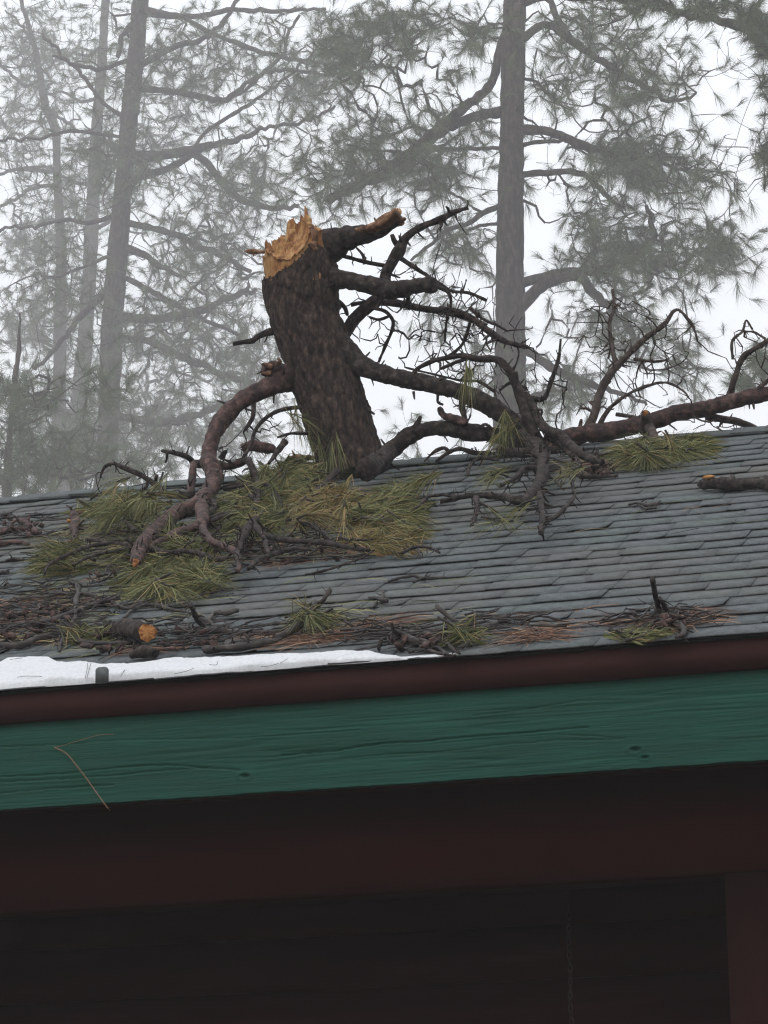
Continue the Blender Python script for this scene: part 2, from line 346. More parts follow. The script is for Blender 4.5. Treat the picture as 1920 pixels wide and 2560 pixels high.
for k in range(NC):
    x = XL+rs.uniform(0, .1); s = k*EX-.02
    if s+.03 > RL: break
    while x < XR-.15:
        j = rs.integers(len(SV)); wd = SV[j][0]; proud = .0030 if rs.random() < .3 else 0.0
        p = onroof(x+wd/2, s+rs.normal(0, .0020), .0085+proud+.001*rs.random()); T = BM@rot(rs.normal(0, .005), -.027)
        pr = p+RU*.07-CAM; z = pr@CF; u = 960+F_PX*(pr@CR)/z; v_ = 1280-F_PX*(pr@CU)/z
        vis = -60 < u < 1980 and v_ > 1000
        ln = min(.162, RL-s-.005)/.162
        cand.append(((-z if vis else -1e3), j, p, T, ln, 0)); x += wd
cand.sort(key=lambda c: -c[0])
for n_, (key, j, p, T, ln, _) in enumerate(cand):
    Ts = T@np.diag([1, ln, 1])
    if n_ < 300:
        o = bpy.data.objects.new('shingle', SM[j]); C.objects.link(o); o.parent = roof
        o.matrix_local = Matrix([[*Ts[0], p[0]-HB[0]], [*Ts[1], p[1]-HB[1]], [*Ts[2], p[2]-HB[2]], [0, 0, 0, 1]])
    else:
        v, q = SV[j][1]; stuff.add(v@Ts.T+p, q)
# far slope
RU2 = np.array([0, -math.cos(AL), math.sin(AL)]); RN2 = np.array([0, math.sin(AL), math.cos(AL)]); BM2 = np.stack([-BX, RU2, RN2], 1)
for k in range(NC-1):
    x = XL+.05
    while x < XR-.3:
        j = rs.integers(len(SV)); wd = SV[j][0]; v, q = SV[j][1]
        p = np.array([x+wd/2, 2*YRIDGE-D0, ZE])+RU2*(k*EX-.02)+RN2*.0085; stuff.add(v@(BM2@rot(0, -.04)).T+p, q); x += wd
so_ = stuff.obj('shingle_field', M['shingle'], roof, base=HB); so_['kind'] = 'stuff'
# ridge caps: folded pieces overlapping along the ridge
def cap_mesh(L=.30, wd=.13, tk=.006):
    a = AL; pr = [(-wd*math.cos(a), -wd*math.sin(a)), (0, 0), (wd*math.cos(a), -wd*math.sin(a))]; V = []
    for x, up in ((-L/2, .009), (L/2, 0.0)):
        for dz in (0, -tk): V += [(x, y, z+dz+up) for y, z in pr]
    return V, [[0, 1, 7, 6], [1, 2, 8, 7], [3, 9, 10, 4], [4, 10, 11, 5], [0, 6, 9, 3], [2, 5, 11, 8], [0, 3, 4, 1], [1, 4, 5, 2], [6, 7, 10, 9], [7, 8, 11, 10]]
cv, cq = cap_mesh(); cme = mkmesh('ridge_cap', cv, [cq], M['shingle']); x = XL+.12; k = 0
while x < XR-.1:
    o = bpy.data.objects.new('ridge_cap', cme); C.objects.link(o); o.parent = roof; o.location = (x-HB[0], YRIDGE-HB[1]+rs.normal(0, .003), ZRIDGE+.018+rs.normal(0, .0015)); o.rotation_euler = (rs.normal(0, .01), 0, 0); x += .145
# eave boards
HBk, HG = .1028, .2739
def edge_strip():
    mb = MB(); xs = np.arange(XL, XR, .02); n = len(xs); a = np.stack([xs*9, xs*0, xs*0], -1); r1 = fbm(a, 4, 3)
    yf = D0-.006+.002*r1; top = ZE+.001+.002*fbm(a*2, 3, 9); bot = ZE-.0105-.002*fbm(a*3, 3, 12)
    V = np.concatenate([np.stack([xs, yf, top], -1), np.stack([xs, yf, bot], -1), np.stack([xs, yf*0+D0+.05, top+.018], -1), np.stack([xs, yf*0+D0+.05, bot], -1)])
    i = np.arange(n-1); mb.add(V, np.concatenate([np.stack([i, n+i, n+i+1, i+1], -1), np.stack([i, i+1, 2*n+i+1, 2*n+i], -1), np.stack([n+i, 3*n+i, 3*n+i+1, n+i+1], -1), np.stack([2*n+i, 2*n+i+1, 3*n+i+1, 3*n+i], -1), [[0, 2*n, 3*n, n], [n-1, 2*n-1, 4*n-1, 3*n-1]]]))
    return mb.obj('drip_edge', M['drip'], house, True, HB)
edge_strip()
tr = hbox('trim_board', XL, XR, D0+.002, D0+.022, ZE-HBk, ZE-.0085, M['brown'])
# green fascia with real grain relief
def fascia():
    nx, nz = 760, 84; x0, x1 = -4.4, -.6
    gx, gz = np.meshgrid(np.linspace(x0, x1, nx), np.linspace(0, 1, nz)); H = HG; u = gx; v = gz*H
    wv = v+.010*vnoise(np.stack([u*1.1, v*5, u*0], -1).reshape(-1, 3), 2).reshape(u.shape)+.004*vnoise(np.stack([u*4, v*9, u*0], -1).reshape(-1, 3), 8).reshape(u.shape)
    def K(px, py): p = at(px, py, D0+.02); return p[0], p[2]-(ZE-HBk-HG)
    dep = np.zeros_like(u)
    for px, py in ((612, 1940), (1588, 1874), (1612, 1893)):
        kx, kz = K(px, py); d = np.sqrt(((u-kx)/.022)**2+((v-kz)/.012)**2); sgn = np.sign(v-kz+1e-6); wv = wv+sgn*.012*np.exp(-((u-kx)/.12)**2-((v-kz)/.05)**2)
        rr = {612: .75, 1588: .75, 1612: .5}[px]; dep -= .009*np.clip(1-(d/rr)**2, 0, 1)-.002*np.exp(-((d-rr*1.35)/.3)**2)
    q = np.stack([u*1.6, wv*95, u*0], -1).reshape(-1, 3)
    g = vnoise(q, 4).reshape(u.shape); ridged = -np.clip(1-np.abs(g)/.22, 0, 1)
    msk = np.clip(.35+1.3*vnoise(np.stack([u*1.7, wv*16, u*0+5], -1).reshape(-1, 3), 6).reshape(u.shape), 0, 1)
    dep += .0024*ridged*msk**1.5+.0005*fbm(np.stack([u*7, wv*260, u*0], -1).reshape(-1, 3), 3, 1).reshape(u.shape)
    def crack(pts, dp, wdt):
        nonlocal dep
        A = np.array([K(a, b) for a, b in pts]); zc = np.interp(u, A[:, 0], A[:, 1], left=-9, right=-9)+.0012*vnoise(np.stack([u*60, u*0, u*0], -1).reshape(-1, 3), 3).reshape(u.shape)
        dep -= dp*np.exp(-((v-zc)/wdt)**2)
        dep += dp*.35*np.exp(-((v-zc+wdt*2)/wdt)**2)
    crack([(700, 1888), (830, 1878), (960, 1858), (1060, 1853), (1170, 1842), (1280, 1835), (1380, 1825), (1470, 1818)], .006, .0028)
    crack([(0, 1942), (150, 1935), (300, 1918), (420, 1912), (500, 1918), (600, 1925)], .005, .0026)
    crack([(0, 1955), (150, 1948), (300, 1937), (420, 1925), (520, 1920)], .004, .0024)
    crack([(0, 1983), (120, 1972), (280, 1962)], .005, .0022)
    crack([(960, 1885), (1100, 1880), (1250, 1862), (1400, 1850), (1550, 1850)], .0035, .0022)
    crack([(1180, 1790), (1300, 1775), (1450, 1752), (1560, 1750)], .003, .002)
    crack([(0, 1868), (150, 1862), (300, 1850), (600, 1845), (900, 1825)], .003, .002)
    crack([(1390, 1836), (1480, 1840), (1560, 1848)], .004, .002)
    y = D0+.022-dep; lowrag = np.where(gz == 0, .0012*vnoise(np.stack([u*40, u*0, u*0], -1).reshape(-1, 3)).reshape(u.shape), 0)
    Z = ZE-HBk-HG+v+lowrag; Z = np.minimum(Z, ZE-HBk+.0)
    V = np.stack([gx, y, Z], -1).reshape(-1, 3); idx = np.arange(nx*nz).reshape(nz, nx)
    mb = MB(); mb.add(V, np.stack([idx[:-1, :-1], idx[:-1, 1:], idx[1:, 1:], idx[1:, :-1]], -1).reshape(-1, 4))
    # back, bottom, top closing
    yb = D0+.058; B = idx[0]; nb = len(V)
    bb = np.stack([gx[0], np.full(nx, yb), Z[0]], -1); tb = np.stack([gx[0], np.full(nx, yb), Z[-1]], -1); i = np.arange(nx-1)
    mb.add(np.vstack([V[B], bb]), np.stack([i, nx+i, nx+i+1, i+1], -1)); mb.add(np.vstack([V[idx[-1]], tb]), np.stack([i, i+1, nx+i+1, nx+i], -1)); mb.add(np.vstack([bb, tb]), np.stack([i, nx+i, nx+i+1, i+1], -1))
    o = mb.obj('fascia_board', M['green'], house, True, HB); o['label'] = 'weathered green eave board with knots and raised grain'
    hbox('fascia_board', XL, x0, D0+.022, D0+.058, ZE-HBk-HG, ZE-HBk, M['green']); hbox('fascia_board', x1, XR, D0+.022, D0+.058, ZE-HBk-HG, ZE-HBk, M['green'])
fascia()
# porch: soffit, beam, post, wall with lap siding
def zpix(px, py, Y): return at(px, py, Y)[2]
ZF = ZE-HBk-HG
hbox('soffit', XL, XR, D0+.0585, D0+1.6, ZF+.05, ZF+.07, M['siding'])
YB = D0+.36; zb = zpix(0, 2279, YB)
hbox('porch_beam', XL+.2, XR-.2, YB, YB+.19, zb, ZF+.0495, M['beam'])
xp = at(1817, 2300, YB+.02)[0]
for k, xx in enumerate((xp, xp+2.6, xp-3.2, xp-5.2)):
    hbox('porch_post', xx, xx+.19, YB+.012, YB+.178, -.05, zb-.002, M['post'])
YW = D0+1.25; wall = hbox('wall', XL+.4, XR-.4, YW+.02, 2*YRIDGE-D0-.5, -.1, ZF+.0495, M['siding'])
z = zpix(0, 2382, YW); z -= .185*math.floor((z+.05)/.185)
while z < ZF+.0:
    mb = MB(); z1 = min(z+.19, ZF+.049); x0, x1 = XL+.4, XR-.4; V = [X3(x, y, zz) for x in (x0, x1) for y, zz in ((YW-.020, z), (YW+.006, z1), (YW+.0195, z1), (YW+.0195, z))]
    mb.add(V, [[0, 4, 5, 1], [1, 5, 6, 2], [2, 6, 7, 3], [3, 7, 4, 0], [0, 1, 2, 3], [4, 7, 6, 5]]); mb.obj('siding_board', M['siding'], wall, base=HB); z += .185
# gable ends
for xx in (XL+.41, XR-.44):
    mb = MB(); yb0, yb1 = YW+.02, 2*YRIDGE-D0-.5; zz = ZF+.045; hgt = lambda y: ZE+(min(y, 2*YRIDGE-y)-D0)*math.tan(AL)-.055
    V = [X3(x, y, z) for x in (xx, xx+.03) for y, z in ((yb0, zz), (yb1, zz), (yb1, hgt(yb1)), (YRIDGE, hgt(YRIDGE)), (yb0, hgt(yb0)))]
    mb.add(V, [[0, 1, 2, 3, 4], [9, 8, 7, 6, 5]], [[i, i+5, (i+1) % 5+5, (i+1) % 5] for i in range(5)]); mb.obj('gable_wall', M['siding'], house, base=HB)
# small grey tab standing in the snow
tb0 = roofpt(255, 1700, .028); k = mpp(tb0)
mb = MB(); hw = 17*k; hh = 38*k; a = [(-hw, -.002), (hw, -.002), (hw, hh*.8), (hw*.75, hh*.95), (hw*.3, hh), (-hw*.5, hh), (-hw*.9, hh*.9), (-hw, hh*.8)]; n = len(a)
V = [tb0+X3(p[0], y, p[1]-.006) for y in (-.003, .003) for p in a]+[tb0+X3(s_*hw, y, -.006-(0 if y < .1 else 0)) for s_ in (-1, 1) for y in (.02,)]
mb.add(V, [list(range(n)), list(range(2*n-1, n-1, -1))], [[i, n+i, n+(i+1) % n, (i+1) % n] for i in range(n)])
o = mb.obj('snow_guard', M['metal'], roof, base=HB); o['label'] = 'small grey upright tab sticking out of the snow'

# chain hanging in the porch shade
ch = thing('hanging_chain', 'thin tarnished chain hanging down in the dark porch below the beam', 'chain', at(1420, 2262, YB+.3)); cb = np.array(ch.location)
prev = None
for k in range(42):
    p = np.array([cb[0]+.0015*math.sin(k*.8), cb[1], cb[2]-.013-k*.021]); mb = MB(); th = np.linspace(0, 2*math.pi, 12, endpoint=False); ax = X3(1, 0, 0) if k % 2 else X3(.35, .94, 0)
    L = [p+ax*.0065*math.cos(t)+X3(0, 0, .0135*math.sin(t)) for t in th]; L.append(L[0]); tube(mb, np.array(L), np.full(13, .0017), 6, cap0=False, cap1=False); mb.obj('chain_link', M['chain'], ch, True, cb)
mb = MB(); tube(mb, np.array([cb+X3(0, 0, 0), cb+X3(0, 0, .45)]), np.array([.002, .002]), 6); mb.obj('hook_rod', M['chain'], ch, True, cb)

#@@PART2
# ------------------------------------------------------------------ snow along the eave
def snow():
    E = sp('c7', [(-900, 560, 0), (-500, 590, 0), (-200, 570, 0), (0, 600, 0), (30, 570, 0), (160, 562, 0), (290, 558, 0), (340, 585, 0), (480, 590, 0), (700, 605, 0), (860, 595, 0), (1000, 575, 0), (1270, 560, 0), (1500, 555, 0)])+sp('c8', [(0, 545, 0), (200, 540, 0), (350, 525, 0), (530, 518, 0), (570, 532, 0), (700, 543, 0), (760, 565, 0), (900, 577, 0), (1010, 585, 0)])
    A = []
    for x, y, _ in E:
        q = roofpt(x, y, .028); A.append((q[0], (q-EAVE)@RU))
    A = np.array(A); xs = np.arange(A[0, 0], A[-1, 0], .009); top = np.interp(xs, A[:, 0], A[:, 1])+.006*fbm(np.stack([xs*20, xs*0, xs*0], -1), 3, 2)
    nz = 34; mb = MB(); V = []; N = len(xs)
    t = np.linspace(0, 1, nz)[:, None]; b0 = -.017+.004*fbm(np.stack([xs*6, xs*0, xs*0], -1), 3, 6); sv = b0+(np.maximum(top, b0+.022)-b0)*t
    xx = np.repeat(xs[None], nz, 0); dist = np.minimum((top[None]-sv), (sv-b0[None])*1.3+.004).clip(0)
    P = np.stack([xx*9, sv*9, xx*0], -1).reshape(-1, 3)
    H = .019*(1-np.exp(-dist/.012))*(1+.30*fbm(P, 3, 4).reshape(xx.shape))+.0012*fbm(P*9, 3, 8).reshape(xx.shape)
    tip = np.clip((xs[-1]-xs)/.35, .45, 1)[None]; H = H*tip
    H[0] = -.004; H[-1] = .002
    W_ = EAVE+xx[..., None]*np.array([1, 0, 0])+sv[..., None]*RU+(H[..., None]+.012)*RN
    idx = np.arange(nz*N).reshape(nz, N); mb.add(W_.reshape(-1, 3), np.stack([idx[:-1, :-1], idx[:-1, 1:], idx[1:, 1:], idx[1:, :-1]], -1).reshape(-1, 4))
    tag(mb.obj('snow_patch', M['snow'], smooth=True), 'strip of melting white snow along the roof eave', kind='stuff')
snow()

# ------------------------------------------------------------------ growing twigs from limbs towards scattered tips
class Grow:
    def __init__(s, seed):
        s.P = []; s.r = []; s.par = []; s.limb = []; s.rs = np.random.default_rng(seed); s.chains = []; s.cnt = None
    def seedline(s, P, r, step=.25):
        P, r = resample(P, r, step)
        for p, q in zip(P, r): s.P.append(p); s.r.append(q); s.par.append(-1); s.limb.append(True)
    def run(s, T, step=.09, wig=.02, curl=.25, trunkpen=None):
        T = np.asarray(T); P = np.array(s.P); d = np.array([np.min(np.linalg.norm(P-t, axis=1)) for t in T]); order = np.argsort(d); tips = []
        cap = len(P)+len(T)*40; A = np.zeros((cap, 3)); A[:len(P)] = P; n = len(P); pen = np.zeros(cap)
        if trunkpen is not None: pen[:trunkpen] = .5
        for ti in order:
            t = T[ti]; dd = np.linalg.norm(A[:n]-t, axis=1)+pen[:n]; j = int(np.argmin(dd)); a = A[j]; L = np.linalg.norm(t-a)
            if L < .02: continue
            m = max(2, int(L/step)); dv = t-a; side = s.rs.normal(size=3)*L*curl; side[2] -= abs(s.rs.normal())*L*curl*.6
            b = a+dv*.45+side; u = np.linspace(0, 1, m+1)[1:, None]
            c = (1-u)**2*a+2*u*(1-u)*b+u*u*t; c[:-1] += s.rs.normal(size=(m-1, 3))*wig*min(1, L)*.25 if m > 1 else 0
            prev = j; ch = [j]
            for q in c:
                if n >= cap: break
                A[n] = q; pen[n] = .03; s.P.append(q); s.r.append(0); s.par.append(prev); s.limb.append(False); prev = n; ch.append(n); n += 1
            s.chains.append(ch); tips.append((ti, prev))
        s.tips = tips; return tips
    def mesh(s, mb, rt=.003, pw=.5, rmax=.06, fine=4):
        n = len(s.P); cnt = np.zeros(n); 
        for ti, k in s.tips: cnt[k] += 1
        for k in range(n-1, -1, -1):
            if s.par[k] >= 0: cnt[s.par[k]] += cnt[k]
        P = np.array(s.P)
        for ch in s.chains:
            Q = P[ch]; c = np.maximum(cnt[ch], 1).copy(); c[0] = c[1]; r = rt*c**pw
            r[-1] = rt*.7; lim = s.r[ch[0]] if s.limb[ch[0]] else rmax; r = np.minimum(r, max(rt, min(rmax, lim*.8) if s.limb[ch[0]] else rmax))
            tube(mb, Q, r, fine if r[0] < rt*3 else 6, cap0=False)
    def dirs(s):
        P = np.array(s.P); o = []; q = []
        for ti, k in s.tips:
            p = s.par[k]; d = P[k]-P[p]; d /= np.linalg.norm(d)+1e-9; o.append(d); q.append(P[k])
        return np.array(q), np.array(o)

def pine(name, label, trunk, tY, limbs, clusters, bare, seed, nneed=42, wd=.0034, L=.17, group='misty pines behind the roof', dj=1.3, extend=True, rt=.0035, mneed='needle_far', spread=.62, droop=.05, sc=1.0, dens=1.0, topx=1.0):
    wd *= sc; L *= sc; dj *= sc; rt *= sc
    rs = np.random.default_rng(seed); P, r = path(trunk[0], trunk[1], tY, clamp=False)
    if extend:
        d = (P[-1]-P[-3 if len(P) > 2 else 0]); d = d/np.linalg.norm(d); gz0 = float(ghill(P[-1][1]))-.3; k = (P[-1][2]-gz0)/max(.3, -d[2]); Pb = P[-1]+d*k; Pb[2] = gz0
        tpd = P[0]-P[1]; tpd /= np.linalg.norm(tpd); tpd = tpd*.3+np.array([0, 0, 1])*.7; top = P[0]+tpd*6.5*sc*topx; ztop = min(top[2], 126); top = P[0]+tpd*max(.5, (ztop-P[0][2])/max(tpd[2], .2))
        P = np.vstack([top, P, Pb]); r = np.concatenate([[r[0]*.35], r, [r[-1]*1.35]])
    base = P[-1].copy(); base[2] = base[2]+.3 if extend else base[2]
    t = thing(name, label, 'pine tree', base, group)
    mb = MB(); Pt, rr = resample(P, r, .10*sc); tube(mb, Pt, rr*(1+.05*vnoise(Pt*2/sc, seed)), 28, .020*sc, seed, plate=(11/sc, 4/sc)); mb.obj('trunk', M['bark_far'], t, True, base)
    g = Grow(seed); g.seedline(P[1:-1] if extend else P, r[1:-1] if extend else r, .5*sc); ntr = len(g.P)
    for k, (cr, pts, *dy) in enumerate(limbs):
        y0, y1 = (dy[0] if dy else (0, rs.normal(0, .8))); Q, q = path(cr, pts, tY+y0, tY+y1, clamp=False); Q[0] = Q[0]*.999+.001*Q[0]
        o = branch('limb', Q, q, M['bark_far'], t, base, step=.1*sc, n=9, bark=.006*sc, seed=seed+k, wob=.05*sc, plate=(12/sc, 6/sc)); g.seedline(Q, q, .22*sc)
    T = []; tuft = []
    for (cx, cy, rx, ry, n, *yo) in clusters:
        for _ in range(int(n*dens)):
            a = rs.uniform(0, 2*math.pi); q = min(1.7, abs(rs.normal(0, .5))+.35*rs.random()); yy = tY+(yo[0] if yo else 0)+rs.normal(0, dj)
            T.append(at(cx+rx*q*math.cos(a), cy+ry*q*math.sin(a), yy)); tuft.append(1)
    for (cx, cy, rx, ry, n) in bare:
        for _ in range(n):
            a = rs.uniform(0, 2*math.pi); q = math.sqrt(rs.uniform()); T.append(at(cx+rx*q*math.cos(a), cy+ry*q*math.sin(a), tY+rs.normal(0, dj))); tuft.append(0)
    tips = g.run(T, step=.12*sc, curl=.26, trunkpen=ntr); mb = MB(); g.mesh(mb, rt=rt, rmax=.035*sc); o = mb.obj('twigs', M['bark_far'], t, True, base); o['kind'] = 'stuff'
    q, d = g.dirs(); m = np.array([tuft[ti] for ti, _ in tips], bool); q, d = q[m], d[m]; d = d+np.array([0, 0, .15]); d /= np.linalg.norm(d, axis=1)[:, None]
    mb = MB(); needles(mb, q, d, nneed, L, wd, spread, droop, .12*sc)
    o = mb.obj('needles', M[mneed], t, False, base); o['kind'] = 'stuff'
    return t

pine('pine_tree', 'grey straight-trunked pine just right of the broken trunk, big limbs left and right',
  ('c2', [(562, -60, 46), (562, 0, 47), (557, 300, 48), (552, 600, 52), (545, 1000, 56), (545, 1400, 66), (545, 1800, 72)]), 100,
  [('c2', [(540, 120, 22), (500, 220, 21), (475, 330, 20), (430, 400, 20), (350, 460, 20), (270, 530, 24), (180, 610, 30), (80, 690, 34), (0, 750, 34), (-100, 800, 26), (-250, 870, 16)]),
   ('c2', [(540, 478, 24), (430, 495, 22), (350, 520, 22), (270, 555, 22), (180, 612, 18)]),
   ('c2', [(540, 640, 9), (400, 640, 9), (270, 650, 8), (150, 650, 6)]),
   ('c2', [(570, 560, 24), (690, 565, 20), (780, 595, 20), (870, 635, 20), (960, 650, 18), (1050, 665, 14), (1150, 690, 10), (1300, 740, 6)]),
   ('c2', [(570, 632, 10), (700, 610, 9), (820, 612, 9)]),
   ('c2', [(570, 757, 15), (700, 745, 14), (830, 745, 13), (900, 780, 13), (960, 850, 10), (1020, 900, 7)]),
   ('c2', [(580, 190, 20), (660, 120, 18), (720, 110, 17), (800, 170, 17), (900, 240, 15), (980, 290, 16), (1080, 350, 15), (1180, 410, 12), (1250, 440, 9), (1350, 400, 6)]),
   ('c2', [(570, 30, 15), (700, -10, 14), (740, 60, 14), (790, 140, 12), (850, 200, 10)]),
   ('c2', [(580, 860, 7), (650, 890, 6), (690, 960, 4)]),
   ('c2', [(530, 880, 14), (430, 920, 12), (370, 960, 11), (270, 1000, 10), (180, 1080, 7), (110, 1130, 5)]),
   ('c2', [(530, 965, 8), (420, 975, 7), (350, 1000, 6)]),
   ('c4', [(400, 190, 34), (470, 110, 32), (530, 60, 30), (600, 30, 30), (700, 20, 27), (760, 90, 24), (840, 170, 20), (900, 220, 18), (960, 280, 16), (980, 340, 12), (1000, 430, 8)]),
   ('c2', [(570, 1230, 22), (760, 1180, 20), (900, 1170, 20), (1040, 1140, 18), (1110, 1090, 15), (1165, 1030, 13), (1160, 960, 12), (1130, 890, 8)]),
   ('c4', [(370, 370, 22), (450, 405, 22), (560, 480, 23), (680, 540, 22), (800, 580, 17), (940, 620, 11), (1050, 680, 7)]),
   ('c4', [(380, 680, 20), (440, 650, 18), (520, 610, 14), (640, 590, 7)]),
   ('c2', [(580, 340, 7), (660, 350, 6), (720, 420, 5), (800, 450, 4)]), ('c2', [(580, 500, 6), (640, 530, 5), (690, 600, 4)])],
  [(1600, 520, 300, 300, 90), (1560, 180, 300, 160, 60), (960, 250, 260, 220, 80), (1640, 420, 230, 110, 170), (1560, 380, 110, 60, 60), (1640, 630, 240, 110, 160), (1500, 640, 110, 90, 70), (1800, 620, 60, 70, 55), (1560, 830, 180, 110, 95), (1720, 900, 70, 120, 35), (1480, 560, 60, 60, 20),
   (1560, 140, 270, 140, 130), (1450, 60, 100, 70, 40), (1380, 230, 70, 70, 18), (1590, 250, 90, 50, 22), (950, 370, 230, 120, 150), (850, 440, 170, 110, 90), (1090, 430, 110, 90, 80), (980, 60, 190, 70, 120), (870, 130, 90, 80, 60),
   (1180, 80, 90, 80, 40), (1130, 180, 60, 50, 10), (1020, 120, 40, 60, 16), (1150, 600, 110, 90, 60), (1120, 780, 130, 110, 30), (1230, 900, 110, 110, 26), (1430, 980, 110, 90, 40), (1050, 1080, 130, 90, 14), (1210, 330, 60, 100, 18),
   (1350, 1000, 60, 60, 15)],
  [(1370, 460, 60, 60, 18), (1340, 270, 60, 90, 26), (1500, 850, 190, 190, 60), (1180, 800, 150, 200, 50), (1100, 250, 90, 60, 14), (1820, 420, 70, 90, 14)], 11, nneed=58, wd=.0032, L=.25, sc=2.7, dens=1.8, spread=.55, rt=.0026, droop=.11)

pine('pine_tree', 'tall dark leaning pine left of the broken trunk, nearest of the three left trunks',
  ('c1', [(612, -60, 33), (605, 0, 33), (592, 200, 34), (575, 350, 37), (562, 480, 38), (547, 650, 36), (530, 850, 38), (512, 1050, 42), (492, 1300, 44), (480, 1500, 45), (465, 1900, 46), (450, 2150, 48)]), 148,
  [('c1', [(590, 40, 26), (680, 60, 18), (760, 70, 14), (860, 70, 12), (980, 45, 11), (1100, 45, 10), (1230, 45, 9), (1400, 40, 6)]),
   ('c1', [(590, 290, 16), (680, 240, 14), (760, 200, 13), (850, 180, 12), (930, 130, 10), (1000, 50, 8), (1030, -10, 8)]),
   ('c1', [(800, 80, 9), (930, 150, 10), (1040, 190, 11), (1150, 230, 10), (1300, 265, 8), (1450, 275, 6), (1550, 290, 5)]),
   ('c1', [(580, 385, 14), (700, 390, 14), (800, 405, 14), (900, 425, 14), (980, 430, 13), (1080, 350, 10), (1170, 310, 9), (1300, 310, 7), (1450, 325, 6)]),
   ('c1', [(970, 430, 9), (1060, 390, 8), (1150, 300, 8), (1230, 230, 8), (1240, 150, 7), (1300, 60, 6)]),
   ('c1', [(560, 695, 22), (700, 670, 20), (820, 650, 20), (950, 620, 14), (1060, 590, 12), (1150, 550, 9), (1250, 540, 8), (1380, 500, 7), (1450, 450, 5)]),
   ('c1', [(550, 780, 20), (680, 740, 16), (800, 690, 16), (880, 640, 12)]),
   ('c1', [(830, 660, 18), (900, 710, 16), (960, 790, 15), (1020, 850, 15), (1100, 885, 14), (1200, 900, 12), (1290, 890, 10)]),
   ('c1', [(840, 640, 9), (870, 590, 8), (930, 540, 8), (1050, 470, 8), (1150, 400, 7), (1280, 300, 6), (1400, 180, 5)]),
   ('c1', [(550, 500, 10), (510, 490, 9), (430, 430, 9), (370, 340, 9), (300, 270, 8), (180, 150, 6)]),
   ('c1', [(550, 595, 8), (400, 575, 8), (280, 570, 8), (150, 600, 6), (0, 610, 6)]),
   ('c1', [(580, 255, 12), (510, 275, 10), (420, 300, 10), (300, 270, 8), (230, 240, 5)]),
   ('c1', [(580, 90, 12), (545, 130, 11), (520, 180, 10), (515, 250, 8)]),
   ('c1', [(520, 920, 11), (400, 960, 10), (280, 950, 9), (150, 980, 7), (0, 990, 6)]),
   ('c1', [(510, 1060, 18), (620, 1100, 14), (700, 1150, 10), (780, 1190, 8)]),
   ('c1', [(540, 960, 15), (750, 1010, 14), (870, 1070, 14), (960, 1100, 12), (1080, 1180, 10)]),
   ('d4', [(740, 510, 34), (900, 512, 30), (1050, 510, 30), (1200, 480, 28), (1350, 440, 24), (1450, 390, 22), (1560, 340, 20), (1659, 330, 16)]),
   ('d4', [(740, 640, 26), (950, 650, 25), (1060, 700, 25), (1180, 760, 25), (1350, 830, 22), (1500, 900, 20), (1659, 920, 18)]),
   ('d4', [(700, 320, 26), (570, 450, 22), (470, 560, 18), (380, 680, 15), (220, 850, 12)]),
   ('d4', [(760, 60, 20), (930, 90, 20), (1010, 160, 15), (1100, 180, 10)]),
   ('d4', [(700, 1140, 30), (850, 1155, 28), (1000, 1180, 28), (1150, 1170, 28), (1300, 1120, 24), (1450, 1060, 20)]),
   ('d4', [(740, 90, 12), (600, 150, 10), (500, 190, 9), (350, 240, 8), (230, 220, 6)]),
   ('d4', [(740, 210, 14), (900, 290, 20), (1080, 390, 20), (1200, 450, 16), (1400, 560, 14), (1560, 610, 10)])],
  [(480, 150, 300, 170, 170), (760, 200, 170, 130, 85), (850, 90, 90, 90, 40), (300, 400, 220, 150, 110), (600, 460, 170, 130, 95), (520, 620, 180, 120, 90), (420, 820, 260, 170, 120), (600, 900, 130, 150, 60), (330, 1080, 260, 130, 90), (560, 1100, 120, 90, 36), (160, 700, 160, 160, 60)],
  [(500, 500, 330, 420, 240), (760, 300, 120, 150, 50), (300, 950, 300, 250, 90)], 23, nneed=54, wd=.0035, L=.23, rt=.0027, sc=3.6, dens=2.8, spread=.6, droop=.09)

pine('pine_tree', 'faint middle pine trunk of the left group, close behind the dark leaning pine',
  ('c1', [(462, -60, 14), (455, 0, 16), (445, 200, 19), (430, 400, 21), (415, 600, 24), (405, 800, 26), (395, 1000, 28), (385, 1200, 30), (365, 1500, 32), (335, 1800, 36), (320, 2150, 40)]), 215,
  [('c1', [(440, 200, 8), (380, 240, 7), (300, 230, 6), (200, 300, 5)]), ('c1', [(430, 420, 8), (350, 440, 7), (280, 400, 6), (200, 410, 5)]), ('c1', [(405, 800, 9), (300, 780, 8), (200, 720, 7), (80, 730, 5)]),
   ('c1', [(395, 1000, 10), (480, 950, 8), (560, 900, 6)]), ('d4', [(500, 1150, 20), (350, 1080, 16), (200, 1100, 12), (60, 1180, 9)]), ('d4', [(500, 900, 16), (620, 830, 12), (760, 800, 8)])],
  [(150, 150, 190, 170, 90), (250, 450, 220, 190, 100), (120, 800, 170, 220, 110), (350, 1000, 230, 190, 120), (520, 780, 140, 160, 60), (420, 300, 150, 190, 60), (330, 1060, 340, 150, 150), (640, 900, 130, 200, 70)],
  [(220, 500, 240, 400, 110)], 31, nneed=54, wd=.0044, rt=.0032, L=.19, sc=3.95, dens=2.8, spread=.75)

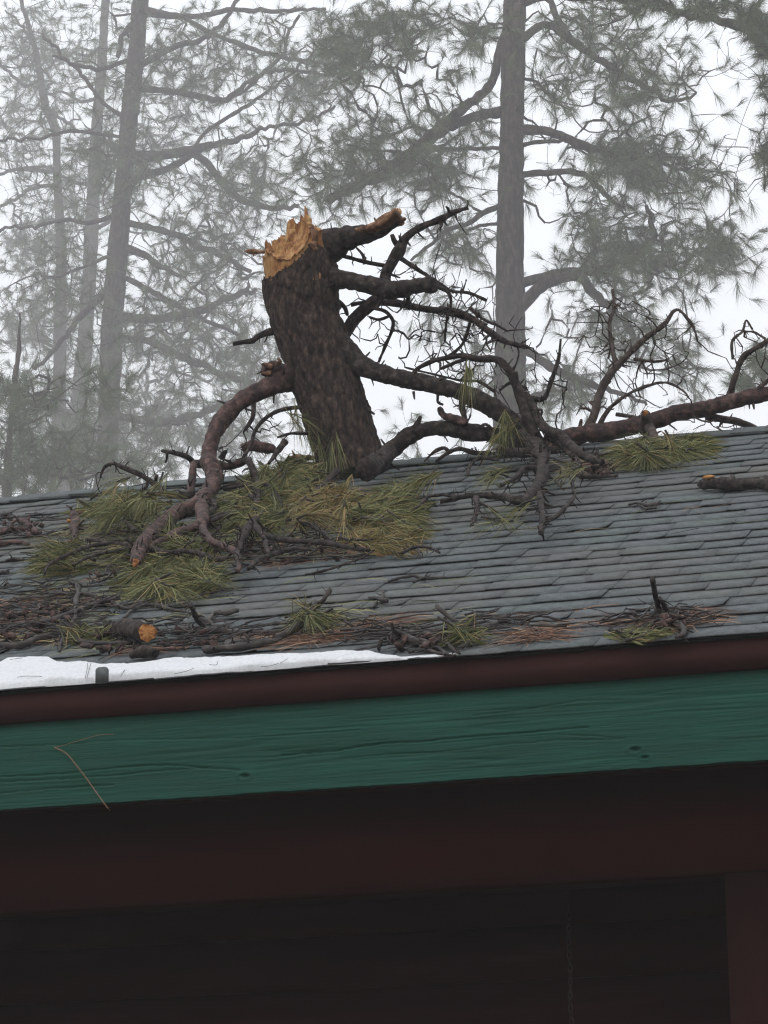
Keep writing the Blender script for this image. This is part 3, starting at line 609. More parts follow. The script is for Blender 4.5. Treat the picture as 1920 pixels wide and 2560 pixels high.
pine('pine_tree', 'thin kinked pale pine, leftmost trunk in the mist',
  ('c1', [(90, -60, 7), (110, 60, 9), (150, 200, 11), (175, 330, 13), (195, 460, 17), (240, 560, 18), (245, 700, 17), (255, 900, 19), (265, 1100, 22), (262, 1300, 24), (258, 1600, 27), (255, 1900, 32), (250, 2150, 36)]), 205,
  [('c1', [(180, 340, 8), (110, 370, 8), (40, 310, 7), (-20, 260, 6)]), ('c1', [(240, 740, 9), (160, 735, 9), (80, 730, 8), (-20, 760, 7)]), ('c1', [(250, 800, 9), (150, 810, 8), (60, 860, 8), (-20, 900, 7)]),
   ('c1', [(200, 460, 8), (260, 510, 8), (330, 560, 6)]), ('c1', [(150, 210, 6), (80, 90, 5), (20, 40, 4)]), ('d4', [(370, 700, 10), (200, 640, 9), (60, 660, 8), (-20, 650, 7)]), ('d4', [(360, 900, 12), (200, 1060, 10), (60, 1020, 8)])],
  [(80, 120, 130, 130, 75), (60, 330, 130, 130, 60), (120, 560, 150, 140, 60), (60, 800, 120, 130, 50), (60, 620, 90, 60, 25), (160, 1100, 170, 130, 60)],
  [(120, 400, 150, 330, 90)], 43, nneed=54, wd=.0042, rt=.0032, L=.19, sc=4.1, dens=3.2, spread=.75)

pine('pine_tree', 'bushy young pine low behind the left end of the ridge',
  ('d4', [(120, 700, 12), (90, 1000, 16), (60, 1300, 22), (40, 1700, 28)]), 95,
  [('d4', [(80, 1040, 12), (200, 1010, 10), (340, 1040, 8), (430, 1050, 6)]), ('d4', [(60, 1500, 14), (200, 1470, 12), (330, 1520, 12), (480, 1540, 10), (620, 1540, 8)]), ('d4', [(70, 1250, 12), (180, 1180, 10), (300, 1140, 7)])],
  [(60, 1000, 110, 90, 60), (130, 1130, 180, 90, 80), (60, 1190, 140, 70, 50), (300, 1170, 130, 70, 28), (250, 960, 90, 90, 22)],
  [(100, 1180, 160, 80, 50)], 57, nneed=54, wd=.0036, extend=True, dj=.8, L=.20, sc=3.4, dens=1.9, topx=.06, spread=.8, rt=.0028)

pine('pine_tree', 'nearer dark green pine reaching in from the right edge of the photo',
  ('s', [(2230, -200, 34), (2230, 200, 38), (2235, 700, 42), (2240, 1300, 46)]), 75,
  [('c2', [(2180, 180, 34), (1900, 150, 30), (1700, 135, 26), (1560, 115, 22), (1420, 85, 18), (1300, 60, 16), (1200, 20, 13), (1100, 8, 11), (900, -4, 8), (750, 0, 6)], (0, 1.5)),
   ('s', [(2220, 420, 14), (2080, 380, 10), (1960, 350, 7), (1900, 370, 4)]), ('s', [(2220, 300, 12), (2080, 240, 9), (1970, 220, 7)])],
  [(1905, 900, 50, 60, 26), (1860, 960, 60, 40, 14), (1890, 60, 60, 60, 42), (1930, 110, 50, 70, 26), (1925, 220, 40, 60, 16), (1925, 380, 38, 50, 20), (1760, 20, 130, 40, 34), (2030, 250, 90, 250, 60), (1600, 10, 150, 40, 24)],
  [(1850, 130, 60, 60, 14), (1860, 480, 30, 60, 8)], 71, nneed=64, wd=.0034, L=.17, dj=.5, rt=.003, sc=2.75, dens=1.8, spread=.75)

#@@PART3
# ------------------------------------------------------------------ the broken pine top standing on the ridge
YT = 12.15
tp, tr_ = path('c3', [(560, 380, 214), (575, 500, 212), (590, 620, 203), (612, 760, 194), (665, 900, 196), (722, 1080, 190), (790, 1300, 191), (850, 1500, 189), (885, 1640, 188)], YT-.05, YT+.0, clamp=False)
hb = np.array(roofpt(885, 1185, 0)); hero = thing('broken_pine_top', 'snapped dark pine trunk with splintered orange top standing upright on the roof ridge', 'broken tree', hb)
def hero_trunk():
    P, r = resample(tp, tr_, .006); n = 150; T, U, W = frames(P); m = len(P); th = np.linspace(0, 2*math.pi, n, endpoint=False)
    s = np.concatenate([[0], np.cumsum(np.linalg.norm(np.diff(P, axis=0), axis=1))]); rr = np.repeat(r[:, None], n, 1)
    q = np.stack([np.cos(th)[None]*r[:, None]*26, np.sin(th)[None]*r[:, None]*26, np.repeat(s[:, None], n, 1)*13], -1).reshape(-1, 3)
    q = q+.35*np.stack([vnoise(q*1.1, k) for k in (1, 2, 3)], -1)
    q = q*np.array([1.25, 1.25, .40]); f1, f2, idv = worley(q, 5); ed = np.clip((f2-f1)*2.6, 0, 1)**.7; d = (.013*(ed-.6)+.010*(idv-.5)+.006*fbm(q*2.4, 4, 7)).reshape(m, n)
    rr = rr*(1+.045*vnoise(np.stack([np.cos(th)[None]+s[:, None]*2, np.sin(th)[None]+0*s[:, None], s[:, None]*3+0*th[None]], -1).reshape(-1, 3), 3).reshape(m, n))+d
    V = P[:, None]+(U[:, None]*np.cos(th)[None, :, None]+W[:, None]*np.sin(th)[None, :, None])*rr[..., None]
    i = np.arange(m-1)[:, None]*n; a = np.arange(n)[None]; b = (a+1) % n; Q = np.stack([i+a, i+b, i+n+b, i+n+a], -1)
    # ragged bark line: drop the faces above it.  picture-left/front low, right high
    side = V@CR; ctr = (P@CR)[:, None]; u = (side-ctr)/rr
    front = -((V-P[:, None])@CF)/rr
    lim = np.interp(u, [-1, -.6, -.2, .12, .34, .5, 1], [.055, .070, .045, .004, -.035, -.09, -.10])
    lim = np.where(front < 0, lim-.10*np.clip(-front*1.5, 0, 1), lim)
    lim = lim+.016*fbm(np.stack([np.cos(th)*7, np.sin(th)*7, th*0], -1), 4, 9)[None]
    keep = (s[:, None] > lim+.035)[:-1]
    Qk = Q[keep]; used = np.unique(Qk); mp = -np.ones(m*n, int); mp[used] = np.arange(len(used))
    mb = MB(); mb.add(V.reshape(-1, 3)[used], mp[Qk]); o = mb.obj('trunk', M['bark_trunk'], hero, False, hb)
    # bark thickness rim is the core: wood column a little inside, ragged sloping fracture on top
    nu = 150; g = np.linspace(-1, 1, nu); gu, gv = np.meshgrid(g, g); rad = np.sqrt(gu**2+gv**2); sc = np.where(rad > 1e-6, np.maximum(abs(gu), abs(gv))/np.maximum(rad, 1e-6), 1); du, dv = gu*sc, gv*sc   # square to disc
    R0 = r[0]*.93; ax = -T[0]; ex = CR-ax*(CR@ax); ex /= np.linalg.norm(ex); ey = np.cross(ax, ex); ey = ey*np.sign(ey@CF)
    prof = np.interp(du, [-1, -.92, -.88, -.74, -.70, -.5, -.38, -.2, -.1, .04, .08, .15, .2, .26, .36, .44, .55, .75, 1], [.035, .045, .105, .108, .075, .095, .125, .150, .170, .178, .150, .150, .165, .215, .190, .16, .13, .11, .06])
    low = np.interp(du, [-1, -.6, -.2, .12, .34, .5, 1], [-.070, -.085, -.060, -.020, .020, .06, .06])
    back = np.clip((dv+1.0)/1.35, 0, 1); back = back**.85
    prof = prof*.82+.020+.016*np.round(3*vnoise(np.stack([du*3.1, dv*1.3, du*0+4], -1).reshape(-1, 3), 41).reshape(du.shape))/3; h = low+(prof-low)*np.minimum(back*1.12, 1)
    N1 = fbm(np.stack([du*7, dv*7, du*0], -1).reshape(-1, 3), 5, 21).reshape(du.shape); N2 = np.abs(vnoise(np.stack([du*16, dv*11, du*0+3], -1).reshape(-1, 3), 31)).reshape(du.shape)
    wv_, _, cid = worley(np.stack([du*5+.6*N1, dv*4, du*0+2], -1).reshape(-1, 3), 3); cid = cid.reshape(du.shape)
    teeth = np.clip(vnoise(np.stack([du*13, dv*3.5, du*0+9], -1).reshape(-1, 3), 17), 0, 1).reshape(du.shape)
    h = h+.014*N1*(.4+back)+.040*(cid-.5)*(.25+back)-.008*N2*back+.008*teeth*back**3+.012*np.exp(-((du-.30)/.07)**2-((dv-.45)/.3)**2)+.03*np.exp(-((du+.84)/.05)**2-((dv-.2)/.3)**2)
    V = P[0]+ex*(du*R0)[..., None]+ey*(dv*R0)[..., None]+ax*h[..., None]
    idx = np.arange(nu*nu).reshape(nu, nu); mb = MB(); base_n = nu*nu
    ring = np.concatenate([idx[0, :], idx[1:, -1], idx[-1, -2::-1], idx[-2:0:-1, 0]]); Vr = V.reshape(-1, 3)[ring]; hr = h.reshape(-1)[ring]
    k = len(ring); lay = []; 
    for j, f in enumerate((.15, .35, .6, .8, 1.0)):
        lay.append(Vr-ax*((hr+.16)*f)[:, None])
    i = np.arange(k); Vall = np.vstack([V.reshape(-1, 3)]+lay); Qs = []; prev = ring
    for j in range(5):
        cur = base_n+j*k+i; Qs.append(np.stack([prev, np.roll(prev, -1), np.roll(cur, -1), cur], -1)); prev = cur
    mb.add(Vall, np.stack([idx[:-1, :-1], idx[:-1, 1:], idx[1:, 1:], idx[1:, :-1]], -1).reshape(-1, 4), np.concatenate(Qs))
    w_ = mb.obj('splintered_wood', M['wood'], hero, False, hb); w_['label'] = 'orange splintered fresh wood where the trunk snapped'
hero_trunk()
def splinter(cr, pts, Y, m, par, base, seed=0):
    P, r = path(cr, pts, Y, clamp=False); P, r = resample(P, r, .006); mb = MB(); r[-1] *= .15; tube(mb, P, r*(1+.25*vnoise(P*90, seed)), 7, .0015, seed); mb.obj('splinter', m, par, False, base)
for k, (pts, Y) in enumerate([([(622, 290, 34), (622, 190, 30), (612, 125, 14), (605, 76, 3)], 12.12), ([(372, 345, 12), (310, 342, 15), (285, 343, 13), (258, 340, 4)], 12.1), ([(310, 350, 6), (308, 372, 4)], 12.1), ([(660, 340, 22), (655, 260, 24), (640, 200, 16)], 12.0), ([(630, 300, 12), (655, 330, 11), (650, 350, 5)], 11.97), ([(575, 320, 6), (610, 305, 9), (640, 292, 6)], 11.98)]):
    splinter('c3', pts, Y, M['wood_dark'] if k else M['wood'], hero, hb, k)

HL = {}
def hl(key, cr, pts, Y0, Y1=None, m='bark', n=14, bark=.004, clamp=True, name='limb', step=.010, wob=0.0, par=None, base=None):
    P, r = path(cr, pts, Y0, Y1, clamp); par = par or hero; base = hb if base is None else base
    o = branch(name, P, r, M[m], par, base, step=step, n=n, bark=bark, seed=abs(hash(key)) % 97 if False else sum(map(ord, key)) % 97, wob=wob)
    HL[key] = (P, r); return o
hl('A', 'c3', [(690, 340, 110), (760, 305, 98), (840, 268, 72), (930, 248, 56), (1000, 228, 48), (1075, 190, 46), (1140, 145, 36)], 12.13, 12.0, n=40, bark=.007, step=.006)
for k, pts in enumerate([[(1110, 150, 22), (1150, 118, 14), (1146, 92, 4)], [(1120, 170, 22), (1165, 160, 16), (1188, 150, 6)], [(1100, 150, 18), (1130, 110, 10), (1140, 92, 3)], [(1120, 190, 16), (1160, 185, 10), (1178, 172, 4)]]): splinter('c3', pts, 11.99+.01*k, M['wood'] if k != 1 else M['wood_dark'], hero, hb, 20+k)
P_, r_ = path('c3', [(900, 216, 8), (950, 212, 20), (1010, 196, 30), (1070, 166, 36), (1138, 122, 32)], 12.0, 11.95, False); branch('torn_wood', P_, r_, M['wood_dark'], hero, hb, step=.005, n=24, bark=.008, seed=3)
hl('B', 'c3', [(700, 500, 90), (800, 508, 54), (860, 512, 48), (980, 535, 50), (1080, 560, 52), (1150, 562, 54), (1220, 548, 47), (1290, 538, 46), (1352, 533, 40)], 12.1, 11.95, n=34, bark=.007, step=.006)
hl('C', 'c3', [(470, 800, 24), (420, 803, 21), (370, 815, 20), (330, 835, 19), (300, 855, 17), (260, 862, 14), (190, 876, 13)], 12.1, 11.95, n=14, bark=.003)
hl('D', 'c3', [(540, 1045, 50), (460, 1030, 42), (410, 1030, 42), (365, 1028, 28)], 12.08, 12.0, m='bark_red', n=24, bark=.010, step=.006)
for k, pts in enumerate([[(420, 1010, 18), (380, 995, 12), (352, 992, 5)], [(410, 1045, 16), (370, 1045, 10), (350, 1040, 4)], [(440, 1000, 14), (462, 975, 10), (445, 958, 4)]]): splinter('c3', pts, 11.98, M['wood_dark'], hero, hb, 30+k)
# E: the arching left limb down onto the roof
hl('E', 's', [(745, 942, 30), (700, 955, 27), (665, 970, 23), (620, 992, 21), (578, 1024, 21), (548, 1060, 21), (530, 1100, 20), (521, 1145, 20), (524, 1160, 21), (536, 1185, 22), (535, 1204, 20), (517, 1235, 20), (487, 1266, 21), (445, 1281, 18), (401, 1316, 16), (367, 1347, 18), (347, 1378, 17), (340, 1408, 12)], 12.1, 11.2, m='bark_red', n=30, bark=.006, step=.007)
P_, r_ = rpath('c5', [(885, 900, 20), (875, 935, 20)], .02); P_[1] = P_[0]+(P_[1]-P_[0])*.9; hl('Ecut', 'c5', [(884, 905, 19), (877, 930, 18), (874, 955, 13)], 9.9, m='cut', n=10, bark=.001)
for k, (pts, y0, y1) in enumerate([([(1350, 265, 40), (1300, 285, 30), (1258, 292, 27), (1243, 400, 24), (1230, 490, 22)], 11.9, 11.6), ([(1258, 290, 24), (1235, 255, 20), (1190, 228, 18), (1120, 212, 15), (1045, 198, 10)], 11.9, 11.8), ([(1080, 208, 9), (1082, 240, 8), (1073, 278, 6)], 11.8, 11.8),
    ([(1240, 485, 26), (1150, 490, 22), (1080, 478, 22), (1010, 420, 19), (900, 350, 18), (800, 308, 15), (740, 284, 12), (685, 300, 10), (660, 340, 8), (650, 375, 6)], 11.7, 11.9), ([(1020, 425, 14), (1010, 390, 12), (1015, 360, 12)], 11.8, 11.75), ([(960, 395, 9), (950, 430, 8), (920, 460, 7), (915, 500, 5)], 11.85, 11.8),
    ([(1400, 290, 34), (1470, 300, 26), (1530, 290, 24), (1600, 262, 22), (1635, 310, 20), (1650, 390, 18), (1645, 470, 14)], 11.9, 11.7), ([(1435, 250, 24), (1450, 220, 16), (1465, 205, 11)], 11.88, 11.86), ([(1290, 540, 50), (1310, 600, 44), (1310, 655, 38), (1250, 700, 34), (1130, 742, 30), (1040, 790, 24), (960, 830, 16)], 11.5, 10.9),
    ([(1350, 520, 30), (1390, 545, 24), (1370, 590, 22), (1335, 610, 20)], 11.5, 11.4), ([(1310, 650, 30), (1320, 720, 26), (1370, 785, 24), (1450, 815, 22), (1530, 860, 22), (1550, 920, 20), (1540, 980, 16)], 11.3, 10.8), ([(1659, 645, 26), (1600, 700, 25), (1560, 755, 25), (1535, 850, 24)], 11.3, 10.9),
    ([(980, 830, 24), (1080, 865, 19), (1180, 850, 18), (1300, 868, 17), (1400, 905, 15), (1500, 895, 13), (1560, 880, 10)], 10.9, 10.9), ([(900, 820, 20), (800, 805, 17), (720, 800, 15), (600, 815, 14), (500, 850, 13), (400, 890, 12), (310, 945, 10), (290, 1000, 8)], 10.9, 10.9), ([(880, 820, 12), (740, 850, 10), (600, 880, 9), (470, 940, 7)], 10.9, 10.9),
    ([(860, 790, 12), (820, 770, 10), (700, 790, 9), (560, 770, 8)], 11, 11), ([(1350, 640, 16), (1460, 610, 14), (1560, 590, 12), (1659, 575, 10)], 11.3, 11.2), ([(1410, 450, 12), (1500, 420, 11), (1580, 415, 10), (1659, 430, 9)], 11.6, 11.6), ([(870, 720, 14), (840, 680, 11), (800, 645, 8)], 11, 11.1), ([(1420, 510, 10), (1500, 545, 9), (1560, 580, 7)], 11.5, 11.4)]):
    hl('E%d' % k, 'c5', pts, y0, y1, m='bark_red' if k in (0, 6, 8, 10) else 'bark', n=12 if k > 0 else 14, bark=.0025, name='branch', step=.012)
for k, (pts, y0, y1) in enumerate([([(190, 520, 18), (225, 600, 18), (90, 640, 16), (0, 665, 15), (-100, 700, 14)], 11.5, 11.2), ([(160, 270, 22), (205, 350, 22), (228, 440, 21), (235, 540, 18), (225, 620, 14)], 11.7, 11.5), ([(190, 720, 26), (110, 840, 26), (95, 940, 28), (110, 1000, 20)], 11, 10.7), ([(200, 710, 24), (270, 790, 24), (400, 825, 21), (560, 840, 20), (720, 850, 18), (860, 880, 16), (1000, 900, 14)], 11, 10.7),
    ([(275, 800, 18), (290, 870, 17), (310, 930, 12)], 10.9, 10.8), ([(170, 1030, 14), (250, 960, 18), (380, 915, 17), (480, 890, 15), (600, 895, 10)], 10.7, 10.7), ([(780, 350, 26), (700, 440, 22), (640, 500, 20), (615, 590, 14)], 11.85, 11.5), ([(690, 450, 14), (620, 520, 12), (560, 550, 8)], 11.7, 11.5),
    ([(240, 460, 12), (300, 450, 12), (370, 520, 11), (400, 600, 9)], 11.5, 11.3), ([(520, 690, 18), (600, 730, 16), (690, 780, 14), (740, 830, 10)], 11, 10.9), ([(560, 1070, 8), (700, 1040, 9), (850, 990, 9), (960, 950, 7), (1040, 900, 6)], 10.6, 10.6), ([(1230, 920, 10), (1320, 880, 12), (1420, 880, 11), (1490, 915, 8)], 10.6, 10.6),
    ([(0, 480, 12), (90, 460, 11), (200, 450, 10)], 11.6, 11.5), ([(420, 150, 26), (360, 230, 18), (310, 300, 12)], 11.7, 11.6), ([(610, 95, 14), (540, 90, 12), (450, 95, 9), (370, 120, 6)], 11.9, 11.8), ([(1340, 890, 8), (1350, 930, 7), (1360, 960, 5)], 10.6, 10.6)]):
    hl('G%d' % k, 'c6', pts, y0, y1, n=12, bark=.0025, name='branch', step=.012)
hl('E30', 'c3', [(580, 1240, 14), (520, 1245, 13), (440, 1265, 12), (370, 1310, 12), (320, 1370, 11), (295, 1450, 11), (250, 1530, 9)], 12.0, 11.8, n=8, bark=.001, name='branch'); hl('E31', 'c3', [(310, 1220, 16), (305, 1290, 13), (280, 1340, 11), (250, 1385, 6)], 11.95, 11.9, n=8, bark=.001, name='branch')
# F: thick right limb, G: lower right limb
hl('F', 'c3', [(780, 860, 70), (830, 920, 76), (900, 985, 64), (980, 1022, 55), (1060, 1050, 49), (1200, 1082, 47), (1340, 1110, 49), (1480, 1145, 51), (1600, 1195, 54), (1700, 1250, 54), (1790, 1320, 52), (1880, 1400, 46)], 12.12, 12.0, n=32, bark=.006, step=.007)
hl('Gm', 'c3', [(960, 1600, 70), (1040, 1545, 56), (1100, 1490, 48), (1165, 1430, 46), (1240, 1385, 44), (1340, 1362, 44), (1460, 1366, 47), (1580, 1388, 46), (1700, 1400, 44), (1800, 1420, 44), (1900, 1440, 40)], 12.0, 12.05, n=28, bark=.006, step=.007)
hl('Gs', 'c3', [(1225, 1385, 22), (1250, 1340, 17), (1270, 1292, 10)], 12, 12, n=9, bark=.002, name='branch')
hl('Gt', 'c3', [(1375, 1250, 8), (1410, 1285, 14), (1470, 1308, 24), (1535, 1335, 12)], 12.0, 11.98, m='bark_red', n=14, bark=.012, name='torn_wood')
hl('Fd', 'c3', [(1515, 1180, 22), (1510, 1240, 20), (1530, 1320, 14)], 12.0, 12.0, n=10, bark=.002, name='branch')
# L: long bent limb behind, crossing B
hl('L', 'c3', [(800, 840, 40), (850, 790, 34), (895, 725, 37), (960, 668, 40), (1020, 620, 38), (1060, 550, 35), (1070, 480, 32), (1105, 405, 30), (1150, 335, 32), (1170, 285, 25), (1210, 240, 20), (1280, 200, 19), (1350, 172, 18), (1400, 150, 18), (1470, 115, 14), (1545, 90, 10)], 12.3, 12.35, n=18, bark=.004, step=.009)
for k, (pts, y0, y1) in enumerate([([(1160, 330, 18), (1125, 290, 15), (1105, 245, 11)], 12.35, 12.3), ([(1140, 370, 16), (1190, 405, 13), (1250, 445, 12), (1320, 490, 10), (1400, 540, 10), (1450, 572, 10), (1550, 582, 9), (1650, 625, 8)], 12.35, 12.3), ([(1385, 165, 14), (1390, 195, 10), (1380, 205, 6)], 12.35, 12.3), ([(1440, 130, 10), (1430, 100, 8), (1418, 85, 5)], 12.35, 12.3), ([(1470, 120, 7), (1480, 160, 5), (1495, 185, 3)], 12.35, 12.3),
    ([(1070, 425, 12), (950, 402, 12), (820, 368, 11)], 12.35, 12.2), ([(950, 400, 11), (935, 360, 10), (900, 320, 6)], 12.3, 12.3), ([(1000, 635, 20), (1130, 640, 22), (1270, 670, 20), (1400, 690, 19), (1530, 720, 18), (1640, 772, 18)], 12.32, 12.2), ([(870, 650, 12), (920, 640, 12), (1000, 640, 14)], 12.3, 12.3),
    ([(1010, 670, 12), (1070, 690, 10), (1110, 740, 9), (1105, 800, 9), (1070, 880, 9), (1030, 980, 6)], 12.3, 12.25), ([(975, 720, 7), (1030, 735, 8), (1090, 715, 7)], 12.3, 12.3), ([(1190, 560, 14), (1200, 620, 11), (1175, 650, 8)], 12.1, 12.2), ([(1560, 740, 12), (1520, 860, 9), (1470, 920, 8), (1400, 960, 7), (1330, 970, 5)], 12.2, 12.2), ([(1360, 540, 12), (1430, 580, 11), (1445, 650, 9), (1420, 740, 7), (1410, 860, 6)], 12.1, 12.2),
    ([(780, 620, 16), (830, 660, 14), (850, 710, 10)], 12.2, 12.25), ([(960, 1250, 9), (1005, 1280, 6)], 12.1, 12.1), ([(1230, 1150, 8), (1235, 1195, 4)], 12.0, 12.0), ([(1370, 1170, 9), (1370, 1210, 7), (1400, 1225, 5)], 12.0, 12.0), ([(1700, 1150, 11), (1600, 1090, 9), (1500, 1085, 7), (1180, 1010, 5)], 12.1, 12.1)]):
    hl('L%d' % k, 'c3', pts, y0, y1, n=9, bark=.0018, name='branch', step=.012, clamp=False)
# tangle K, J, M over the ridge
for k, (pts, y0, y1, cl) in enumerate([([(0, 190, 18), (80, 200, 16), (170, 240, 17), (260, 310, 16), (340, 355, 14), (440, 380, 12)], 12.2, 12.1, 0), ([(150, 180, 9), (220, 240, 9), (290, 270, 8), (340, 300, 6)], 12.2, 12.2, 0),
    ([(520, 900, 34), (480, 820, 30), (440, 740, 27), (410, 650, 26), (385, 570, 24), (350, 500, 22), (290, 445, 20), (200, 440, 16), (120, 425, 14), (60, 430, 12), (-40, 450, 11), (-120, 495, 10), (-150, 550, 8)], 11.9, 11.8, 0), ([(380, 590, 12), (388, 540, 9), (385, 505, 9)], 11.85, 11.85, 0),
    ([(130, 440, 8), (60, 465, 8), (0, 490, 8)], 11.9, 11.9, 0), ([(430, 620, 20), (520, 780, 26), (600, 820, 26), (660, 880, 25), (720, 925, 24), (820, 962, 16)], 11.95, 11.6, 1), ([(420, 840, 50), (480, 880, 44), (510, 930, 34), (522, 1010, 30), (495, 1080, 30), (450, 1140, 28), (410, 1165, 22)], 11.95, 11.4, 1),
    ([(430, 1150, 22), (380, 1155, 22), (340, 1140, 19), (240, 1130, 17), (150, 1130, 14), (60, 1150, 12), (0, 1160, 11)], 11.4, 11.4, 1), ([(490, 1090, 18), (510, 1170, 16), (518, 1250, 16), (512, 1320, 16)], 11.4, 11.2, 1), ([(540, 1020, 7), (590, 1060, 6), (620, 1095, 5)], 11.5, 11.4, 1), ([(660, 1030, 8), (672, 1090, 7), (675, 1140, 8), (620, 1205, 9), (570, 1245, 12), (520, 1270, 14)], 11.5, 11.2, 1),
    ([(690, 930, 10), (710, 1000, 10), (730, 1030, 12), (800, 1035, 9), (900, 1030, 7)], 11.7, 11.6, 1), ([(180, 1140, 12), (190, 1200, 12), (165, 1270, 6)], 11.4, 11.3, 1), ([(500, 990, 14), (430, 990, 12), (380, 1040, 10), (300, 1085, 7)], 11.6, 11.5, 1), ([(520, 1000, 12), (570, 1000, 10), (610, 995, 8)], 11.6, 11.6, 1), ([(440, 860, 50), (380, 880, 46), (330, 860, 40)], 11.95, 11.95, 0),
    ([(300, 900, 20), (400, 915, 24), (500, 905, 24), (600, 900, 18)], 11.95, 11.95, 1), ([(540, 830, 20), (620, 880, 18), (680, 940, 12)], 11.9, 11.8, 1), ([(290, 950, 10), (200, 940, 9), (150, 985, 7), (140, 1030, 5)], 11.9, 11.7, 1), ([(440, 700, 10), (480, 700, 9), (515, 700, 7), (500, 745, 6)], 11.9, 11.9, 0), ([(270, 800, 12), (230, 770, 9), (200, 790, 7)], 12, 12, 0),
    ([(430, 630, 14), (520, 640, 12), (560, 560, 11), (600, 430, 9), (610, 340, 6)], 12, 12, 0), ([(440, 590, 10), (360, 560, 9), (300, 600, 6)], 12, 12, 0), ([(260, 915, 12), (180, 915, 12), (100, 895, 12), (40, 915, 10), (-20, 960, 8)], 12, 11.9, 0), ([(50, 910, 9), (20, 890, 8), (-30, 910, 7), (-80, 960, 6)], 11.95, 11.9, 0)]):
    hl('K%d' % k, 'c4', pts, y0, y1, m='bark', n=12, bark=.003, name='branch', step=.011, clamp=bool(cl))
for k, pts in enumerate([[(840, 378, 13), (740, 398, 11), (680, 458, 11), (600, 500, 10), (520, 540, 9), (430, 600, 8)], [(1200, 395, 14), (1090, 382, 15), (950, 390, 13), (840, 378, 11), (700, 400, 10), (600, 425, 9), (520, 459, 7)], [(1090, 390, 13), (1085, 470, 13), (1040, 595, 6)]]): hl('N%d' % k, 'd8', pts, 11.4, n=9, bark=.0015, name='branch', step=.012)

# fine curled dead twigs all over the broken crown
g = Grow(5)
for k, (P, r) in HL.items():
    if k[0] in 'LKEGNF' and r[0] < .045: g.seedline(P, r, .08)
rs = np.random.default_rng(12); T = []
for cr, cx, cy, rx, ry, n, Y in [('c3', 1250, 700, 400, 280, 110, 12.2), ('c3', 1480, 850, 220, 240, 46, 12.15), ('c3', 1000, 780, 140, 120, 10, 12.25), ('c4', 200, 330, 280, 210, 70, 12.1), ('c4', 300, 620, 260, 160, 40, 12), ('c4', 560, 560, 130, 220, 30, 12), ('c5', 1450, 300, 180, 180, 14, 11.9), ('c5', 800, 420, 200, 120, 10, 11.8), ('c3', 400, 1350, 160, 110, 14, 11.9),
    ('c5', 1200, 800, 450, 140, 60, 11.2), ('c6', 500, 800, 420, 160, 40, 11), ('c4', 400, 900, 240, 70, 40, 11.95), ('c4', 420, 1080, 200, 80, 14, 11.6), ('c3', 1050, 420, 120, 90, 8, 12.3), ('c3', 1450, 260, 90, 70, 4, 12.35)]:
    for _ in range(n):
        a = rs.uniform(0, 6.283); q = math.sqrt(rs.uniform()); x, y, _r = sp(cr, [(cx+rx*q*math.cos(a), cy+ry*q*math.sin(a), 1)])[0]; T.append(pt(x, y, Y+rs.normal(0, .12), .02))
g.run(T, step=.03, wig=.05, curl=.27); mb = MB(); g.mesh(mb, rt=.0024, pw=.40, rmax=.007, fine=5)
mb.obj('dead_twigs', M['bark'], hero, True, hb)['kind'] = 'stuff'

